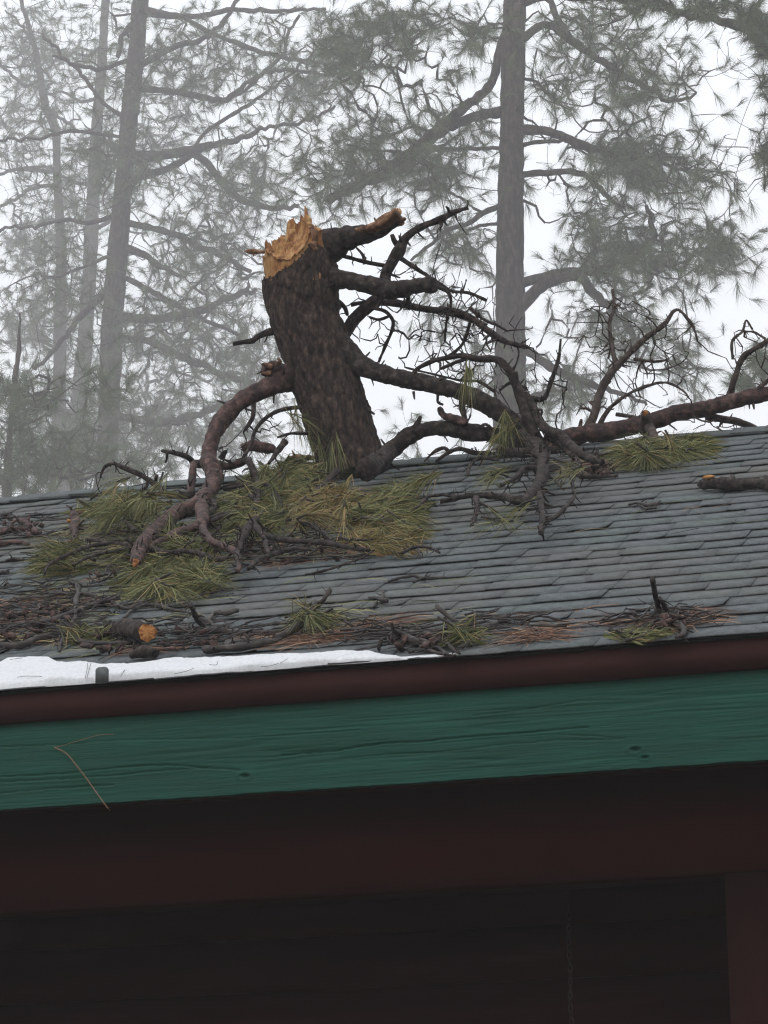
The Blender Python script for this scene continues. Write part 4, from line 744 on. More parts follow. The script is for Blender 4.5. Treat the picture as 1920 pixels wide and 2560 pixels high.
# ------------------------------------------------------------------ long limb lying along the ridge to the right
Pb, rb = path('c4', [(440, 890, 44), (520, 880, 46), (600, 858, 44), (720, 822, 42), (850, 806, 42), (1000, 772, 42), (1100, 745, 41), (1200, 712, 40), (1350, 690, 40), (1500, 652, 37), (1620, 622, 35), (1760, 590, 32), (1950, 560, 26)], 12.25, 12.4, clamp=False)
lb = Pb[0].copy(); lim = thing('fallen_limb', 'long reddish limb with upright side branches lying along the roof ridge to the right', 'fallen branch', lb)
branch('limb', Pb, rb, M['bark_red'], lim, lb, step=.007, n=30, bark=.007, seed=4); HR = {'main': (Pb, rb)}
for k, (pts, y0, y1) in enumerate([([(745, 800, 32), (770, 750, 26), (785, 700, 25), (805, 620, 24), (850, 530, 22), (920, 450, 20), (1000, 372, 18), (1070, 312, 16), (1140, 262, 13), (1180, 202, 11), (1220, 197, 8), (1275, 270, 7), (1300, 350, 5)], 12.3, 12.5), ([(890, 480, 16), (872, 380, 14), (858, 260, 12), (880, 180, 10), (872, 90, 8)], 12.4, 12.5), ([(980, 440, 10), (1070, 452, 9), (1150, 445, 7)], 12.4, 12.4),
    ([(800, 790, 16), (850, 700, 12), (930, 632, 10), (1040, 578, 9), (1150, 562, 8), (1230, 598, 7), (1268, 645, 5)], 12.3, 12.2), ([(1460, 650, 24), (1475, 590, 20), (1492, 530, 18), (1530, 432, 17), (1590, 388, 15), (1670, 340, 14), (1800, 260, 11)], 12.4, 12.3), ([(1480, 440, 9), (1478, 350, 7), (1530, 300, 7), (1548, 242, 6), (1580, 290, 5)], 12.3, 12.3), ([(1530, 300, 7), (1590, 305, 6), (1640, 340, 6)], 12.3, 12.3),
    ([(1560, 640, 16), (1610, 590, 14), (1680, 530, 12), (1760, 470, 9)], 12.4, 12.3), ([(1045, 800, 40), (1040, 750, 28), (1038, 718, 22)], 12.25, 12.15), ([(1350, 730, 26), (1420, 742, 24), (1500, 755, 22), (1580, 785, 18), (1660, 830, 14)], 12.4, 12.6), ([(705, 815, 14), (710, 775, 11), (716, 745, 9)], 12.3, 12.3), ([(1060, 790, 34), (1085, 830, 26), (1110, 862, 16)], 12.2, 12.05), ([(890, 720, 10), (960, 730, 9), (1010, 745, 8)], 12.3, 12.3), ([(760, 700, 10), (740, 690, 9), (705, 690, 6)], 12.3, 12.3)]):
    P, r = path('c4', pts, y0, y1, clamp=False); HR[k] = (P, r); branch('branch' if k not in (8,) else 'cut_stub', P, r*(.85 if k != 8 else 1), M['bark_grey'], lim, lb, step=.010, n=12, bark=.003, seed=50+k)
c = at(1100+1037/2.023, 680+712/2.023, 12.12); mb = MB(); th = np.linspace(0, 6.283, 24, endpoint=False); kk = mpp(c)
mb.add(np.vstack([[c+CR*math.cos(t)*7.5*kk+CU*math.sin(t)*7.5*kk for t in th], [c-CF*.008]]), [[i, (i+1) % 24, 24] for i in range(24)]); mb.obj('cut_face', M['cut'], lim, base=lb)
g = Grow(9)
for k, (P, r) in HR.items():
    if k != 'main': g.seedline(P, r, .08)
T = []
for cx, cy, rx, ry, n in [(1000, 350, 230, 200, 60), (1200, 420, 140, 140, 22), (830, 300, 200, 160, 26), (1560, 420, 130, 160, 30), (1050, 620, 240, 70, 18), (780, 640, 80, 70, 8), (1380, 760, 200, 50, 16)]:
    for _ in range(n):
        a = rs.uniform(0, 6.283); q = math.sqrt(rs.uniform()); T.append(at(1100+(cx+rx*q*math.cos(a))/2.023, 680+(cy+ry*q*math.sin(a))/2.023, 12.4+rs.normal(0, .15)))
g.run(T, step=.035, wig=.05, curl=.27); mb = MB(); g.mesh(mb, rt=.0022, pw=.40, rmax=.006, fine=5); mb.obj('dead_twigs', M['bark_grey'], lim, True, lb)['kind'] = 'stuff'

# ------------------------------------------------------------------ sprays of needles
def spray(name, label, cr, tufts, mkey='needle_hero', n=55, L=.17, group=None, wd=.0028, spread=.5, droop=.09, Y=None, twig=True, rsd=0):
    """tufts: (x, y, dx, dy, lift) root pixel, heading in pixels, height over the roof"""
    ox, oy, k = CROPS[cr]; Q = []; Dd = []; mb2 = MB()
    for (x, y, dx, dy, lift) in tufts:
        X, Z = ox+x/k, oy+y/k; p = roofpt(X, Z, .02+lift*(1 if lift >= .12 and len(tufts) < 8 else .75)) if Y is None else at(X, Z, Y)
        kk = mpp(p); hd = CR*dx*kk/k-CU*dy*kk/k; nl = np.linalg.norm(hd)
        hd = hd/nl; hd = hd-RN*min(0, hd@RN)*.9 if Y is None else hd
        hd = hd+rs.normal(0, .15, 3); hd /= np.linalg.norm(hd); Q.append(p); Dd.append(hd)
        if twig: a = p-hd*.07+rs.normal(0, .012, 3); a = a+RN*max(0, .014-(a-EAVE)@RN); tube(mb2, np.array([a, p-hd*.035, p]), np.array([.005, .0045, .004]), 6)
    t = thing(name, label, 'needle spray', Q[0], group); mb = MB(); needles(mb, np.array(Q), np.array(Dd), int(n*1.25), L, wd*.8, spread*1.1, droop, .09)
    V = np.concatenate(mb.V); hgt = (V-EAVE)@RN; bad = (hgt < .010) & (V[:, 1] < YRIDGE) & (V[:, 1] > D0-.3) & (hgt > -.4)
    V = V+np.outer(np.where(bad, .010+.02*rs.random(len(V))-hgt, 0), RN); mb.V = [V]
    mb.P = [p for p in mb.P]; mb.obj('needles', M[mkey], t, base=np.array(Q[0]))['kind'] = 'stuff'
    if twig: mb2.obj('twig', M['stick'], t, True, np.array(Q[0]))['kind'] = 'stuff'
    return t
def scat(cx, cy, rx, ry, n, ang, lift=.06, sprd=.7):
    o = []
    for _ in range(n):
        a = rs.uniform(0, 6.283); q = math.sqrt(rs.uniform()); h = ang+rs.normal(0, sprd); o.append((cx+rx*q*math.cos(a), cy+ry*q*math.sin(a), math.cos(h)*100, -math.sin(h)*100, rs.uniform(0, lift)))
    return o
R_ = math.radians
spray('needle_spray', 'green needle mass hanging at the left foot of the broken trunk', 'c6', scat(420, 400, 230, 130, 34, R_(250), .14), n=70)
spray('needle_spray', 'golden brown needle mass below the foot of the broken trunk', 'c6', scat(700, 560, 220, 120, 26, R_(280), .14), 'needle_gold', n=60)
spray('needle_spray', 'bright yellow-green spray pointing right on the open shingles', 'c6', scat(1130, 640, 170, 110, 20, R_(-15), .12, .5)+[(1380, 400, -60, 90, .15), (1375, 400, 10, 90, .15), (1330, 420, -60, 70, .15), (1010, 620, 90, 10, .1), (1180, 720, 90, 10, .1)], n=60)
spray('needle_spray', 'dull green spray drooping just above the bright yellow-green one', 'c6', scat(1240, 520, 130, 80, 9, R_(230), .1, .5), n=50)
spray('needle_spray', 'olive needle mass at the bottom right of the debris heap', 'c6', scat(1080, 800, 200, 60, 16, R_(-30), .1), 'needle_gold', n=60)
spray('needle_spray', 'shaded green needle heap left of the golden mass', 'c6', scat(180, 620, 200, 150, 26, R_(240), .1), n=60)
spray('needle_spray', 'green needle spray drooping from the arched twig near the left ridge', 'c5', scat(800, 560, 240, 70, 20, R_(255), .18, .35), n=60)
spray('needle_spray', 'flat green spray fanned out toward the left on the shingles', 'c5', scat(420, 880, 190, 70, 16, R_(190), .06, .6), n=50)
spray('needle_spray', 'green heap under the reddish arching limb', 'c5', scat(1080, 830, 300, 120, 26, R_(230), .08), n=55)
spray('needle_spray', 'bright green spray below the orange-tipped end of the arching limb', 'c7', scat(1000, 110, 260, 70, 24, R_(215), .08, .9), n=60)
spray('needle_spray', 'yellow-green tuft right of the orange-tipped limb end', 'c7', scat(1240, 80, 90, 60, 8, R_(-70), .08, .5), n=50)
spray('needle_spray', 'pale green tuft beside the leaning forked stick', 'c8', [(170, 330, 30, 80, .08), (190, 320, 60, 70, .08), (210, 330, 80, 50, .06), (200, 310, 10, 90, .08), (290, 320, 80, 40, .04), (160, 290, -60, -60, .05)], n=42, wd=.003, L=.15)
spray('needle_spray', 'small yellow-green tuft under the two crossed sticks above the eave', 'c8', [(1070, 430, -50, 40, .04), (1100, 430, 40, 50, .04), (1050, 440, -20, 60, .03), (1130, 430, 60, 40, .03)], n=38, L=.12, wd=.003)
spray('needle_spray', 'green clump lying under the long limb near the right end of the ridge', 'c4', scat(1010, 900, 110, 40, 14, R_(200), .1, .9)+scat(1230, 870, 120, 50, 16, R_(-15), .1, .6)+[(1060, 920, 20, 60, .08), (1100, 920, 60, 60, .08)], n=60)
spray('needle_spray', 'small sparse spray hanging right of the tangled dark branches', 'c4', [(650, 1000, 10, 90, .12), (640, 1010, -50, 60, .12), (660, 960, 40, 70, .12)], n=22, L=.12)
spray('needle_spray', 'thin drooping needles under the horizontal twig on open shingles', 'd8', [(1370, 460, -10, 90, .12), (1360, 460, -60, 80, .12), (1220, 500, 10, 90, .12), (1250, 540, 40, 70, .08), (1200, 560, -10, 80, .08)], n=12, L=.2, spread=.3)
spray('needle_spray', 'faint green tuft hanging from a twig between the heap and the tangle', 'd8', [(1200, 210, -70, 60, .12), (1180, 250, -40, 80, .12), (1220, 230, 20, 80, .12)], n=34, L=.13)
spray('needle_spray', 'green needles hanging in front of the left ridge branches', 'c5', [(760, 400, 0, 80, .3), (680, 460, 10, 80, .2), (1000, 440, -10, 80, .2), (920, 500, 0, 80, .2), (1060, 470, 30, 70, .2)], n=36, spread=.35)
spray('needle_spray', 'grey-green spray hanging down in front of the trunk foot', 'c3', [(560, 1330, 70, 80, .4), (600, 1300, 90, 60, .4), (700, 1480, 20, 90, .3), (800, 1480, 10, 90, .3), (640, 1450, -10, 90, .3), (560, 1300, 0, 90, .4), (760, 1520, 0, 90, .2)], n=30, spread=.3, Y=11.9, twig=False, wd=.002)
spray('needle_spray', 'tuft draped over the tangle where the limbs meet', 'c4', [(310, 800, 0, 80, 0), (340, 820, -30, 80, 0), (280, 840, -60, 50, 0), (130, 540, -10, 80, 0), (150, 520, 10, 80, 0), (350, 790, 30, 80, 0)], n=30, spread=.4, Y=11.85, twig=False)
spray('needle_spray', 'mossy green tuft at the foot of the upright stick by the right eave', 'd1', scat(840, 760, 110, 30, 7, R_(10), .02, 1.5), n=34, L=.09)
spray('needle_spray', 'olive tuft in the brown litter left of the sawn orange branch end', 'c7', scat(540, 430, 110, 40, 8, R_(200), .04, 1.5), n=36, L=.13)

# loose needle litter
def litter(name, label, regions, mkey, L=(.09, .18), wd=.0019, lift=.010, xtra=0.6):
    mb = MB(); P = []
    for cr, cx, cy, rx, ry, n in regions:
        ox, oy, k = CROPS[cr]
        for _ in range(n):
            a = rs.uniform(0, 6.283); q = rs.uniform()**.6; P.append(roofpt(ox+(cx+rx*q*math.cos(a))/k, oy+(cy+ry*q*math.sin(a))/k, 0))
    P = np.array(P); P = P[vnoise(P*np.array([5, 5, 5]), 77)+.6*vnoise(P*17, 78) > -.18+.35*(mkey == 'needle_dead')*rs.random(len(P))]; P = P[((P-EAVE)@RU > .02) & (P[:, 1] < YRIDGE-.05)]; k = len(P); a = rs.normal(0.1, xtra, k)+(rs.random(k) < .5)*math.pi; Ln = rs.uniform(*L, k); b = a+rs.normal(0, .35, k)
    d0 = np.cos(a)[:, None]*BX+np.sin(a)[:, None]*RU; d1 = np.cos(b)[:, None]*BX+np.sin(b)[:, None]*RU; h0 = rs.uniform(.010, .010+lift, k); h1 = rs.uniform(.012, .014+lift*1.4, k); h2 = rs.uniform(.010, .010+lift, k)
    p0 = P+RN*h0[:, None]; p1 = P+d0*(Ln*.5)[:, None]+RN*h1[:, None]; p2 = P+d0*(Ln*.5)[:, None]+d1*(Ln*.5)[:, None]+RN*h2[:, None]
    s0 = np.cross(d0, RN)*wd/2+RN*wd*.3*rs.normal(size=k)[:, None]; V = np.stack([p0-s0, p0+s0, p1-s0, p1+s0, p2-s0*.6, p2+s0*.6], 1).reshape(-1, 3)
    m = (V-EAVE)@RU < -.01; i = np.arange(k)*6; mb.add(V, np.concatenate([np.stack([i, i+1, i+3, i+2], -1), np.stack([i+2, i+3, i+5, i+4], -1)])); return tag(mb.obj(name, M[mkey]), label, kind='stuff')
litter('rusty_needle_litter', 'rusty brown needle litter gathered above the eave', [('c8', 250, 490, 420, 45, 1300), ('c8', 600, 400, 130, 40, 160), ('c8', 1350, 490, 260, 35, 600), ('c8', 800, 540, 260, 30, 500), ('c8', 1350, 350, 170, 40, 50), ('c7', 1250, 560, 420, 30, 500), ('c7', 120, 320, 220, 60, 280), ('c7', 100, 450, 260, 90, 300),
    ('c7', 400, 250, 160, 60, 220), ('c7', 620, 110, 120, 40, 140), ('d1', 120, 800, 170, 45, 420), ('d1', 1180, 690, 120, 50, 110), ('d1', 950, 730, 220, 60, 180), ('d1', 360, 700, 300, 60, 60), ('c6', 880, 930, 200, 60, 160), ('c6', 300, 950, 400, 90, 380), ('c5', 650, 850, 400, 120, 420), ('c4', 800, 990, 180, 40, 220), ('c4', 1270, 1210, 120, 20, 14), ('c6', 700, 600, 300, 200, 200)], 'needle_dead')
litter('green_needle_litter', 'loose green needles strewn through the debris heap', [('c5', 900, 800, 650, 200, 900), ('c6', 400, 850, 550, 160, 800), ('c7', 700, 200, 600, 200, 700), ('c7', 500, 480, 500, 80, 260), ('c8', 300, 350, 200, 90, 160), ('c4', 1050, 960, 300, 60, 260), ('c6', 1000, 700, 350, 220, 320), ('c8', 700, 250, 700, 200, 30), ('c4', 800, 1200, 800, 200, 30)], 'needle_hero')
# small broken twigs, nobody could count
def twiglitter(label, regions, L=(.05, .22), rr=(.002, .005), seed=1):
    q = np.random.default_rng(seed); mb = MB()
    for cr, cx, cy, rx, ry, n in regions:
        ox, oy, k = CROPS[cr]
        for _ in range(n):
            a = q.uniform(0, 6.283); s = math.sqrt(q.uniform()); p = roofpt(ox+(cx+rx*s*math.cos(a))/k, oy+(cy+ry*s*math.sin(a))/k, 0); l = q.uniform(*L); r = q.uniform(*rr); h = q.normal(.0, .5)+(math.pi if q.random() < .5 else 0)
            Q = [p+RN*(r+.012+q.uniform(0, .02))]; 
            for j in range(4):
                h += q.normal(0, .35); Q.append(Q[-1]+(BX*math.cos(h)+RU*math.sin(h))*l/4+RN*q.normal(0, .006))
            Q = np.array(Q); hg = (Q-EAVE)@RN; Q = Q+np.outer(np.maximum(0, r+.012-hg), RN); sl_ = (Q-EAVE)@RU; Q = Q+np.outer(np.maximum(0, .01-sl_), RU)
            if Q[:, 1].max() < YRIDGE-.03: tube(mb, Q, np.linspace(r, r*.5, 5), 5)
    return tag(mb.obj('twig_litter', M['stick'], smooth=True), label, kind='stuff')
twiglitter('small broken twigs through the debris on the left of the roof', [('c7', 300, 380, 420, 160, 150), ('c7', 1100, 480, 500, 80, 90), ('c7', 800, 200, 600, 120, 70), ('c5', 700, 850, 500, 130, 80), ('c6', 500, 900, 500, 130, 80), ('c8', 300, 430, 350, 60, 50), ('c8', 850, 490, 240, 50, 70), ('c4', 400, 900, 300, 60, 30), ('c4', 800, 980, 180, 50, 30), ('d1', 960, 700, 190, 70, 46), ('c7', 100, 250, 250, 120, 40)])
tag(twiglitter('small broken twigs scattered on the clear right side of the roof', [('c8', 1250, 420, 350, 60, 18), ('d1', 300, 760, 300, 50, 10), ('c5', 150, 700, 150, 100, 20)], seed=4))
# bark chips
def chips(label, regions, seed=3, sz=(.015, .05)):
    q = np.random.default_rng(seed); mb = MB()
    for cr, cx, cy, rx, ry, n in regions:
        ox, oy, k = CROPS[cr]
        for _ in range(n):
            a = q.uniform(0, 6.283); s = math.sqrt(q.uniform()); p = roofpt(ox+(cx+rx*s*math.cos(a))/k, oy+(cy+ry*s*math.sin(a))/k, .02+q.uniform(0, .02)); 
            if (p-EAVE)@RU < .03 or p[1] > YRIDGE-.06: continue
            A = np.linalg.qr(q.normal(size=(3, 3)))[0]; l = q.uniform(*sz); V = np.array([[x*l, y*l*.5, z*l*.22] for x in (-.5, .5) for y in (-.5, .5) for z in (-.5, .5)])*q.uniform(.6, 1.2, (8, 1)); mb.add(p+V@A.T, [[0, 1, 3, 2], [4, 6, 7, 5], [0, 4, 5, 1], [2, 3, 7, 6], [0, 2, 6, 4], [1, 5, 7, 3]])
    return tag(mb.obj('bark_chips', M['bark_red']), label, kind='stuff')
chips('reddish bark chips scattered through the debris on the roof', [('c5', 150, 680, 130, 70, 22), ('c7', 200, 380, 250, 120, 50), ('c7', 900, 480, 500, 80, 40), ('c4', 780, 990, 120, 40, 26), ('c5', 700, 900, 400, 100, 34), ('d1', 1020, 700, 120, 60, 18), ('c8', 850, 480, 200, 50, 24), ('c6', 500, 900, 400, 100, 30)])

# ------------------------------------------------------------------ sticks and logs lying on the roof, each a thing
def stick(label, cr, forks, name='fallen_stick', group=None, m='stick', cat='stick', lifts=None, faces=(), n=12, bark=.0036):
    base = None; t = None
    for k, pts in enumerate(forks):
        P, r = rpath(cr, pts, lifts=lifts[k] if lifts and lifts[k] else None)
        if t is None: base = P[0].copy(); t = thing(name, label, cat, base, group)
        branch('stem' if k == 0 else 'side_branch', P, r, M[m], t, base, step=.008, n=n, bark=bark, seed=len(label)+k*3, wob=.006)
    for (x, y, rad, h) in faces:
        ox, oy, kk = CROPS[cr]; c = roofpt(ox+x/kk, oy+y/kk, h); q = rad/kk*mpp(c); u = CR; v = CU*.95; mb = MB(); N = 28; V = [c-CF*.004]
        for f in (.35, .7, 1.0): V += [c+(u*math.cos(a)+v*math.sin(a))*q*f*(1+.06*math.sin(3*a+1)+.04*math.sin(7*a))+CF*(.004*(f-1)+.003*math.sin(9*a)*f) for a in np.linspace(0, 6.283, N, endpoint=False)]
        mb.add(V, [[0, 1+i, 1+(i+1) % N] for i in range(N)], [[1+j*N+i, 1+(j+1)*N+i, 1+(j+1)*N+(i+1) % N, 1+j*N+(i+1) % N] for j in (0, 1) for i in range(N)]); mb.obj('cut_face', M['cut'], t, base=base)
    return t
stick('long dark branch lying just above the snow at the left edge', 'c7', [[(-120, 500, 22), (0, 505, 21), (130, 505, 20), (230, 462, 19), (390, 432, 20), (440, 455, 18), (480, 480, 17), (560, 493, 13), (740, 498, 10), (830, 480, 8)], [(380, 440, 12), (360, 480, 10), (350, 540, 7)]])
stick('dark branch sloping up to the right through the brown litter, left', 'c7', [[(190, 385, 19), (330, 350, 19), (460, 300, 18), (560, 265, 16), (640, 245, 14), (690, 215, 12), (740, 195, 9)], [(655, 242, 12), (750, 288, 11), (840, 265, 10), (940, 268, 9), (1040, 300, 9), (1130, 315, 7)]])
stick('knobbly upright dead stick above the left litter pile', 'c7', [[(448, 125, 13), (462, 190, 16), (448, 260, 14), (440, 340, 9), (430, 400, 7)], [(280, 208, 8), (330, 188, 11), (380, 195, 13), (450, 200, 10)], [(340, 230, 6), (330, 262, 5)]])
stick('short fat stick just right of the knobbly upright one', 'c7', [[(480, 202, 11), (540, 206, 12), (575, 212, 8)]])
stick('thin curved stick arching over the shingles above the sawn end', 'c7', [[(735, 345, 6), (790, 290, 8), (870, 262, 9)], [(620, 120, 5), (560, 110, 6), (525, 150, 5), (515, 185, 4)]])
stick('small pale curved twig between two dark branches, centre left', 'c7', [[(790, 195, 9), (800, 230, 8), (835, 262, 8)]])
stick('thick sawn-off branch with a round orange cut end above the snow', 'c7', [[(872, 432, 46), (840, 425, 50), (760, 400, 48), (690, 400, 36)], [(740, 420, 34), (670, 430, 26)]], name='cut_branch', cat='log', m='bark', lifts=[[.03, .03, .02, .01], None], faces=[(874, 430, 54, .088)], n=26, bark=.006)
stick('lumpy dark broken stub lying under the round orange sawn end', 'c7', [[(780, 560, 24), (850, 545, 40), (920, 560, 24)], [(900, 560, 12), (940, 530, 10)]], name='cut_branch', cat='log', m='bark')  # short dark lump below the sawn end, with a thin side arm
stick('log with an upright broken fork, right of the round sawn end', 'c7', [[(1028, 415, 15), (1060, 412, 20), (1160, 415, 19), (1290, 415, 18), (1450, 425, 14), (1600, 425, 13), (1700, 410, 11)], [(1210, 400, 18), (1160, 335, 16), (1135, 262, 12)], [(1150, 320, 10), (1230, 360, 14), (1300, 400, 14)]], name='fallen_log', cat='log', lifts=[None, [0, .05, .13], None])
stick('stubby hooked piece above the log with the upright fork', 'c7', [[(1235, 372, 9), (1255, 330, 10), (1280, 315, 13), (1340, 322, 16), (1410, 308, 12)]])
stick('thin branch below the forked log, pointing left to the sawn end', 'c7', [[(930, 492, 7), (1080, 486, 11), (1160, 475, 10), (1210, 488, 8), (1265, 500, 6)]])
stick('thick dark log end lying right above the snow, centre left', 'c7', [[(1210, 532, 17), (1250, 528, 21), (1330, 522, 21), (1450, 512, 20), (1560, 494, 18), (1680, 465, 15)]], name='fallen_log', cat='log')
stick('forked stick leaning up beside the pale green tuft', 'c8', [[(-30, 465, 22), (20, 445, 22), (70, 415, 21), (130, 370, 19), (200, 290, 15), (255, 232, 12), (295, 182, 10)], [(125, 360, 9), (165, 300, 8), (215, 240, 6)], [(235, 280, 6), (215, 240, 6)]], lifts=[[0, 0, .01, .03, .05, .08, .10], [.02, .04, .06], [.05, .05]])
stick('thin wavy stick along the rusty litter, left of centre', 'c8', [[(75, 445, 6), (150, 445, 8), (200, 455, 8), (290, 438, 8), (370, 445, 8), (390, 475, 6)]])
stick('slender dark stick lying in the rusty litter below the small tuft', 'c8', [[(400, 415, 8), (470, 405, 9), (620, 402, 7)], [(450, 470, 5), (530, 430, 5), (600, 420, 5)]])
stick('flat double twig lying alone in the middle of the clear shingles', 'c8', [[(640, 128, 5), (720, 104, 8), (800, 94, 9), (870, 108, 10), (980, 100, 8)], [(790, 132, 7), (840, 115, 9), (880, 105, 9)]])
stick('tiny knob of twigs alone on the shingles below the flat double twig', 'c8', [[(525, 222, 4), (570, 228, 7), (610, 246, 15), (640, 250, 10)], [(612, 240, 10), (605, 205, 6), (600, 178, 4)], [(580, 240, 5), (560, 272, 4)], [(615, 235, 12), (645, 222, 6)]])
stick('left one of the two crossed sticks above the eave, thick end up', 'c8', [[(928, 268, 12), (950, 290, 14), (1000, 330, 14), (1060, 365, 12), (1130, 395, 10)], [(1020, 335, 9), (995, 360, 9), (985, 402, 7)], [(1030, 345, 7), (1050, 375, 6), (1045, 400, 4)]], lifts=[[.06, .05, .03, .02, 0], None, None])
stick('right one of the two crossed sticks above the eave, forked tip', 'c8', [[(1120, 405, 9), (1180, 400, 14), (1240, 390, 14), (1290, 370, 11), (1350, 320, 7)], [(1290, 372, 8), (1340, 366, 8), (1400, 378, 7), (1480, 382, 4)]])
stick('upright hooked end of the log heap at the right tip of the snow', 'c8', [[(662, 375, 9), (672, 410, 12), (700, 440, 18), (760, 468, 24), (830, 488, 25), (900, 492, 22), (940, 470, 12)]], lifts=[[.10, .06, .02, 0, 0, 0, 0]], name='fallen_log', cat='log', n=16, bark=.004)
stick('upper log of the heap at the right tip of the snow', 'c8', [[(770, 432, 15), (830, 438, 18), (920, 455, 15)], [(700, 420, 7), (745, 445, 8)]], name='fallen_log', cat='log')
stick('thin straight stick running right from the heap at the tip of the snow', 'c8', [[(845, 430, 7), (920, 425, 8), (1010, 418, 6)]])
stick('stub sloping down to the eave from the heap, left one', 'c8', [[(915, 490, 13), (945, 525, 13), (975, 562, 11)]])
stick('stub sloping down to the eave from the heap, right one', 'c8', [[(985, 492, 12), (1015, 520, 12), (1060, 552, 10)], [(1050, 520, 10), (1090, 510, 12), (1140, 482, 10)]])
stick('small bent stick poking up by itself left of the heap', 'c8', [[(602, 470, 6), (590, 500, 8), (592, 528, 6)]], lifts=[[.04, .02, 0]])
stick('low tangle of thin sticks at the bottom of the heap', 'c8', [[(760, 545, 8), (840, 530, 9), (930, 545, 8), (1040, 560, 6)], [(820, 500, 9), (880, 540, 9)], [(880, 520, 8), (800, 550, 7)]])
stick('upright stick standing by the right eave with side sticks at its foot', 'd1', [[(885, 398, 17), (895, 440, 18), (905, 500, 19), (915, 560, 20), (922, 640, 22)], [(930, 512, 9), (960, 565, 13), (985, 610, 13), (1000, 650, 11)]], lifts=[[.14, .11, .08, .04, 0], [.07, .04, .01, 0]])
stick('curled stick wrapped round the foot of the upright eave stick', 'd1', [[(850, 660, 15), (900, 640, 18), (960, 650, 20), (1040, 682, 20), (1095, 725, 18), (1090, 765, 15), (1040, 780, 12)], [(730, 640, 8), (770, 665, 11), (860, 665, 10)], [(770, 665, 7), (765, 700, 5)]])
stick('thin curled twig left of the upright eave stick', 'd1', [[(645, 728, 7), (655, 755, 8), (690, 778, 8), (725, 786, 6)]])
stick('two thin twigs pointing right from the upright eave stick', 'd1', [[(1000, 605, 6), (1080, 610, 8), (1135, 642, 6)], [(1000, 600, 6), (1080, 580, 6), (1150, 577, 6), (1190, 592, 8), (1235, 612, 5)], [(960, 690, 8), (1010, 740, 8), (1060, 760, 6)]])
stick('wet black log with a pale patch near the right edge below the ridge', 'c4', [[(1318, 1075, 16), (1340, 1072, 28), (1400, 1070, 33), (1500, 1075, 31), (1600, 1070, 29), (1720, 1085, 28), (1850, 1090, 24)], [(1470, 1060, 14), (1480, 1040, 8)], [(1640, 1075, 16), (1650, 1040, 10)]], name='fallen_log', cat='log', m='bark', n=26, bark=.006)
c = roofpt(1100+1362/2.023, 680+1050/2.023, .055); mb = MB(); tube(mb, np.array([c-BX*.024, c-BX*.012, c, c+BX*.012, c+BX*.026])+np.array([0, -.016, .006]), np.array([.002, .007, .008, .007, .002]), 8)
o = mb.obj('pale_patch', M['cut'], None); o.parent = [x for x in bpy.data.objects if x.get('label', '').startswith('wet black log')][0]; o.location = -o.parent.location
stick('small flat twig cluster below the tangled branches, right of centre', 'c4', [[(955, 1178, 5), (1000, 1168, 8), (1050, 1182, 9), (1085, 1180, 11), (1108, 1160, 7)], [(1010, 1180, 5), (1045, 1200, 6), (1090, 1192, 6)], [(1040, 1160, 5), (1060, 1190, 5)]])
stick('dark log lying near the left edge below the ridge, lower one', 'c5', [[(-60, 800, 20), (20, 800, 20), (90, 788, 19), (150, 792, 14), (185, 805, 9)]], name='fallen_log', cat='log', m='bark_red')
stick('dark log lying near the left edge below the ridge, upper one', 'c5', [[(-50, 735, 24), (10, 725, 26), (50, 718, 22), (85, 722, 14)]], name='fallen_log', cat='log', m='bark_red')
stick('splintered bark piece with a pale torn side near the left edge', 'c5', [[(125, 650, 14), (160, 665, 22), (200, 690, 20), (230, 730, 18), (262, 725, 10)], [(190, 690, 14), (185, 750, 12)]], name='bark_piece', cat='bark', m='bark_red', bark=.006)
stick('small dark stick right under the ridge at the left edge', 'c5', [[(-10, 612, 10), (35, 612, 13), (72, 595, 7)]])
stick('thin dark stick low on the shingles near the left edge', 'c5', [[(35, 912, 6), (90, 898, 10), (150, 908, 9)], [(100, 900, 5), (125, 890, 4)]])
stick('pale-edged stick end cut by the left edge of the photo', 'c5', [[(-40, 985, 12), (20, 990, 13), (52, 984, 8)]])
stick('broken chunk with an orange torn end on the left shingles', 'c5', [[(470, 590, 16), (482, 620, 26), (488, 660, 30), (482, 710, 27), (492, 765, 18)], [(495, 600, 12), (530, 595, 9)]], name='bark_piece', cat='bark', m='bark_red', lifts=[[.03, .02, 0, 0, 0], None], faces=[(446, 655, 15, .06)], bark=.005)
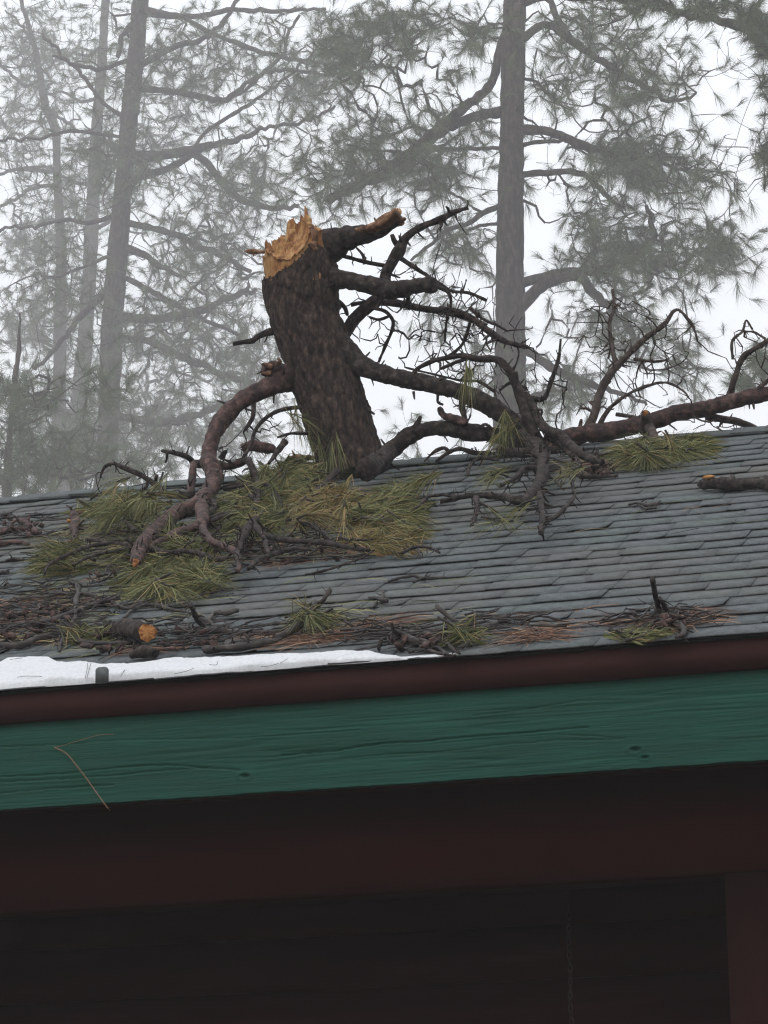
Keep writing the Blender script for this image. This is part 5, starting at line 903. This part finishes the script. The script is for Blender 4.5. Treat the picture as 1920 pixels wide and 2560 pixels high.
# red torn bark behind the heap at the foot of the trunk
P_, r_ = path('c6', [(130, 200, 26), (190, 175, 34), (260, 190, 34), (330, 205, 28), (370, 220, 14)], 12.25, clamp=False); b_ = P_[0].copy(); t = thing('bark_piece', 'reddish broken log end sticking up behind the ridge left of the trunk', 'bark', b_); branch('stem', P_, r_, M['bark_red'], t, b_, step=.01, n=20, bark=.008, seed=8)
P_, r_ = path('c6', [(440, 270, 12), (500, 260, 22), (570, 262, 22), (640, 262, 12)], 12.15, clamp=False); b_ = P_[0].copy(); t = thing('bark_piece', 'orange-red splintered piece lying against the left of the trunk foot', 'bark', b_); branch('stem', P_, r_, M['wood_dark'], t, b_, step=.01, n=16, bark=.006, seed=9)

# ------------------------------------------------------------------ dead needles on the fascia
def fneedle(name, label, lines):
    t = None
    for pts in lines:
        P = np.array([at(x, y, D0+.0165) for x, y in pts]); P[:, 1] -= np.linspace(.001, .004, len(P)); 
        if t is None: b = P[0].copy(); t = thing(name, label, 'pine needle', b)
        P, r = resample(P, np.full(len(P), .0007), .01); mb = MB(); tube(mb, P, r, 5); mb.obj('needle', M['needle_dead'], t, True, b)
k = 2.592
fneedle('dead_needle', 'long dead brown pine needle pair hanging down the green eave board', [[(135, 1867), (165, 1882), (190, 1910), (215, 1942), (245, 1985), (276, 2027)], [(136, 1869), (168, 1887), (196, 1922), (222, 1955), (250, 1995), (270, 2022)]])
fneedle('dead_needle', 'straw-coloured pine needle stuck sideways on the green eave board', [[(140, 1868), (160, 1863), (205, 1850), (250, 1838), (285, 1836)]])
# long thin needles lying on the snow
mb = MB()
for cr, pts in [('c7', [(100, 695), (150, 688), (250, 690)]), ('c7', [(1030, 675), (1100, 660), (1150, 640)]), ('c7', [(505, 700), (515, 650), (520, 610)]), ('c7', [(515, 700), (528, 650), (540, 610)]), ('c7', [(1240, 620), (1280, 622), (1292, 600)]), ('c7', [(60, 590), (100, 584), (135, 580)]), ('c7', [(715, 690), (730, 665), (742, 645)]), ('c7', [(1545, 632), (1600, 628), (1650, 612)]), ('c8', [(0, 612), (20, 600), (45, 585)])]:
    ox, oy, kk = CROPS[cr]; Q = np.array([roofpt(ox+x/kk, oy+y/kk, .036) for x, y in pts]); Q, r = resample(Q, np.full(len(Q), .0008), .02); tube(mb, Q, r, 5)
tag(mb.obj('needles_on_snow', M['stick'], smooth=True), 'few thin needles lying on the snow strip', 'pine needle')

for par, (m_, mt_, bs_) in STUBS.items():
    if m_.n: m_.obj('twig_stubs', mt_, par, True, bs_)['kind'] = 'stuff'
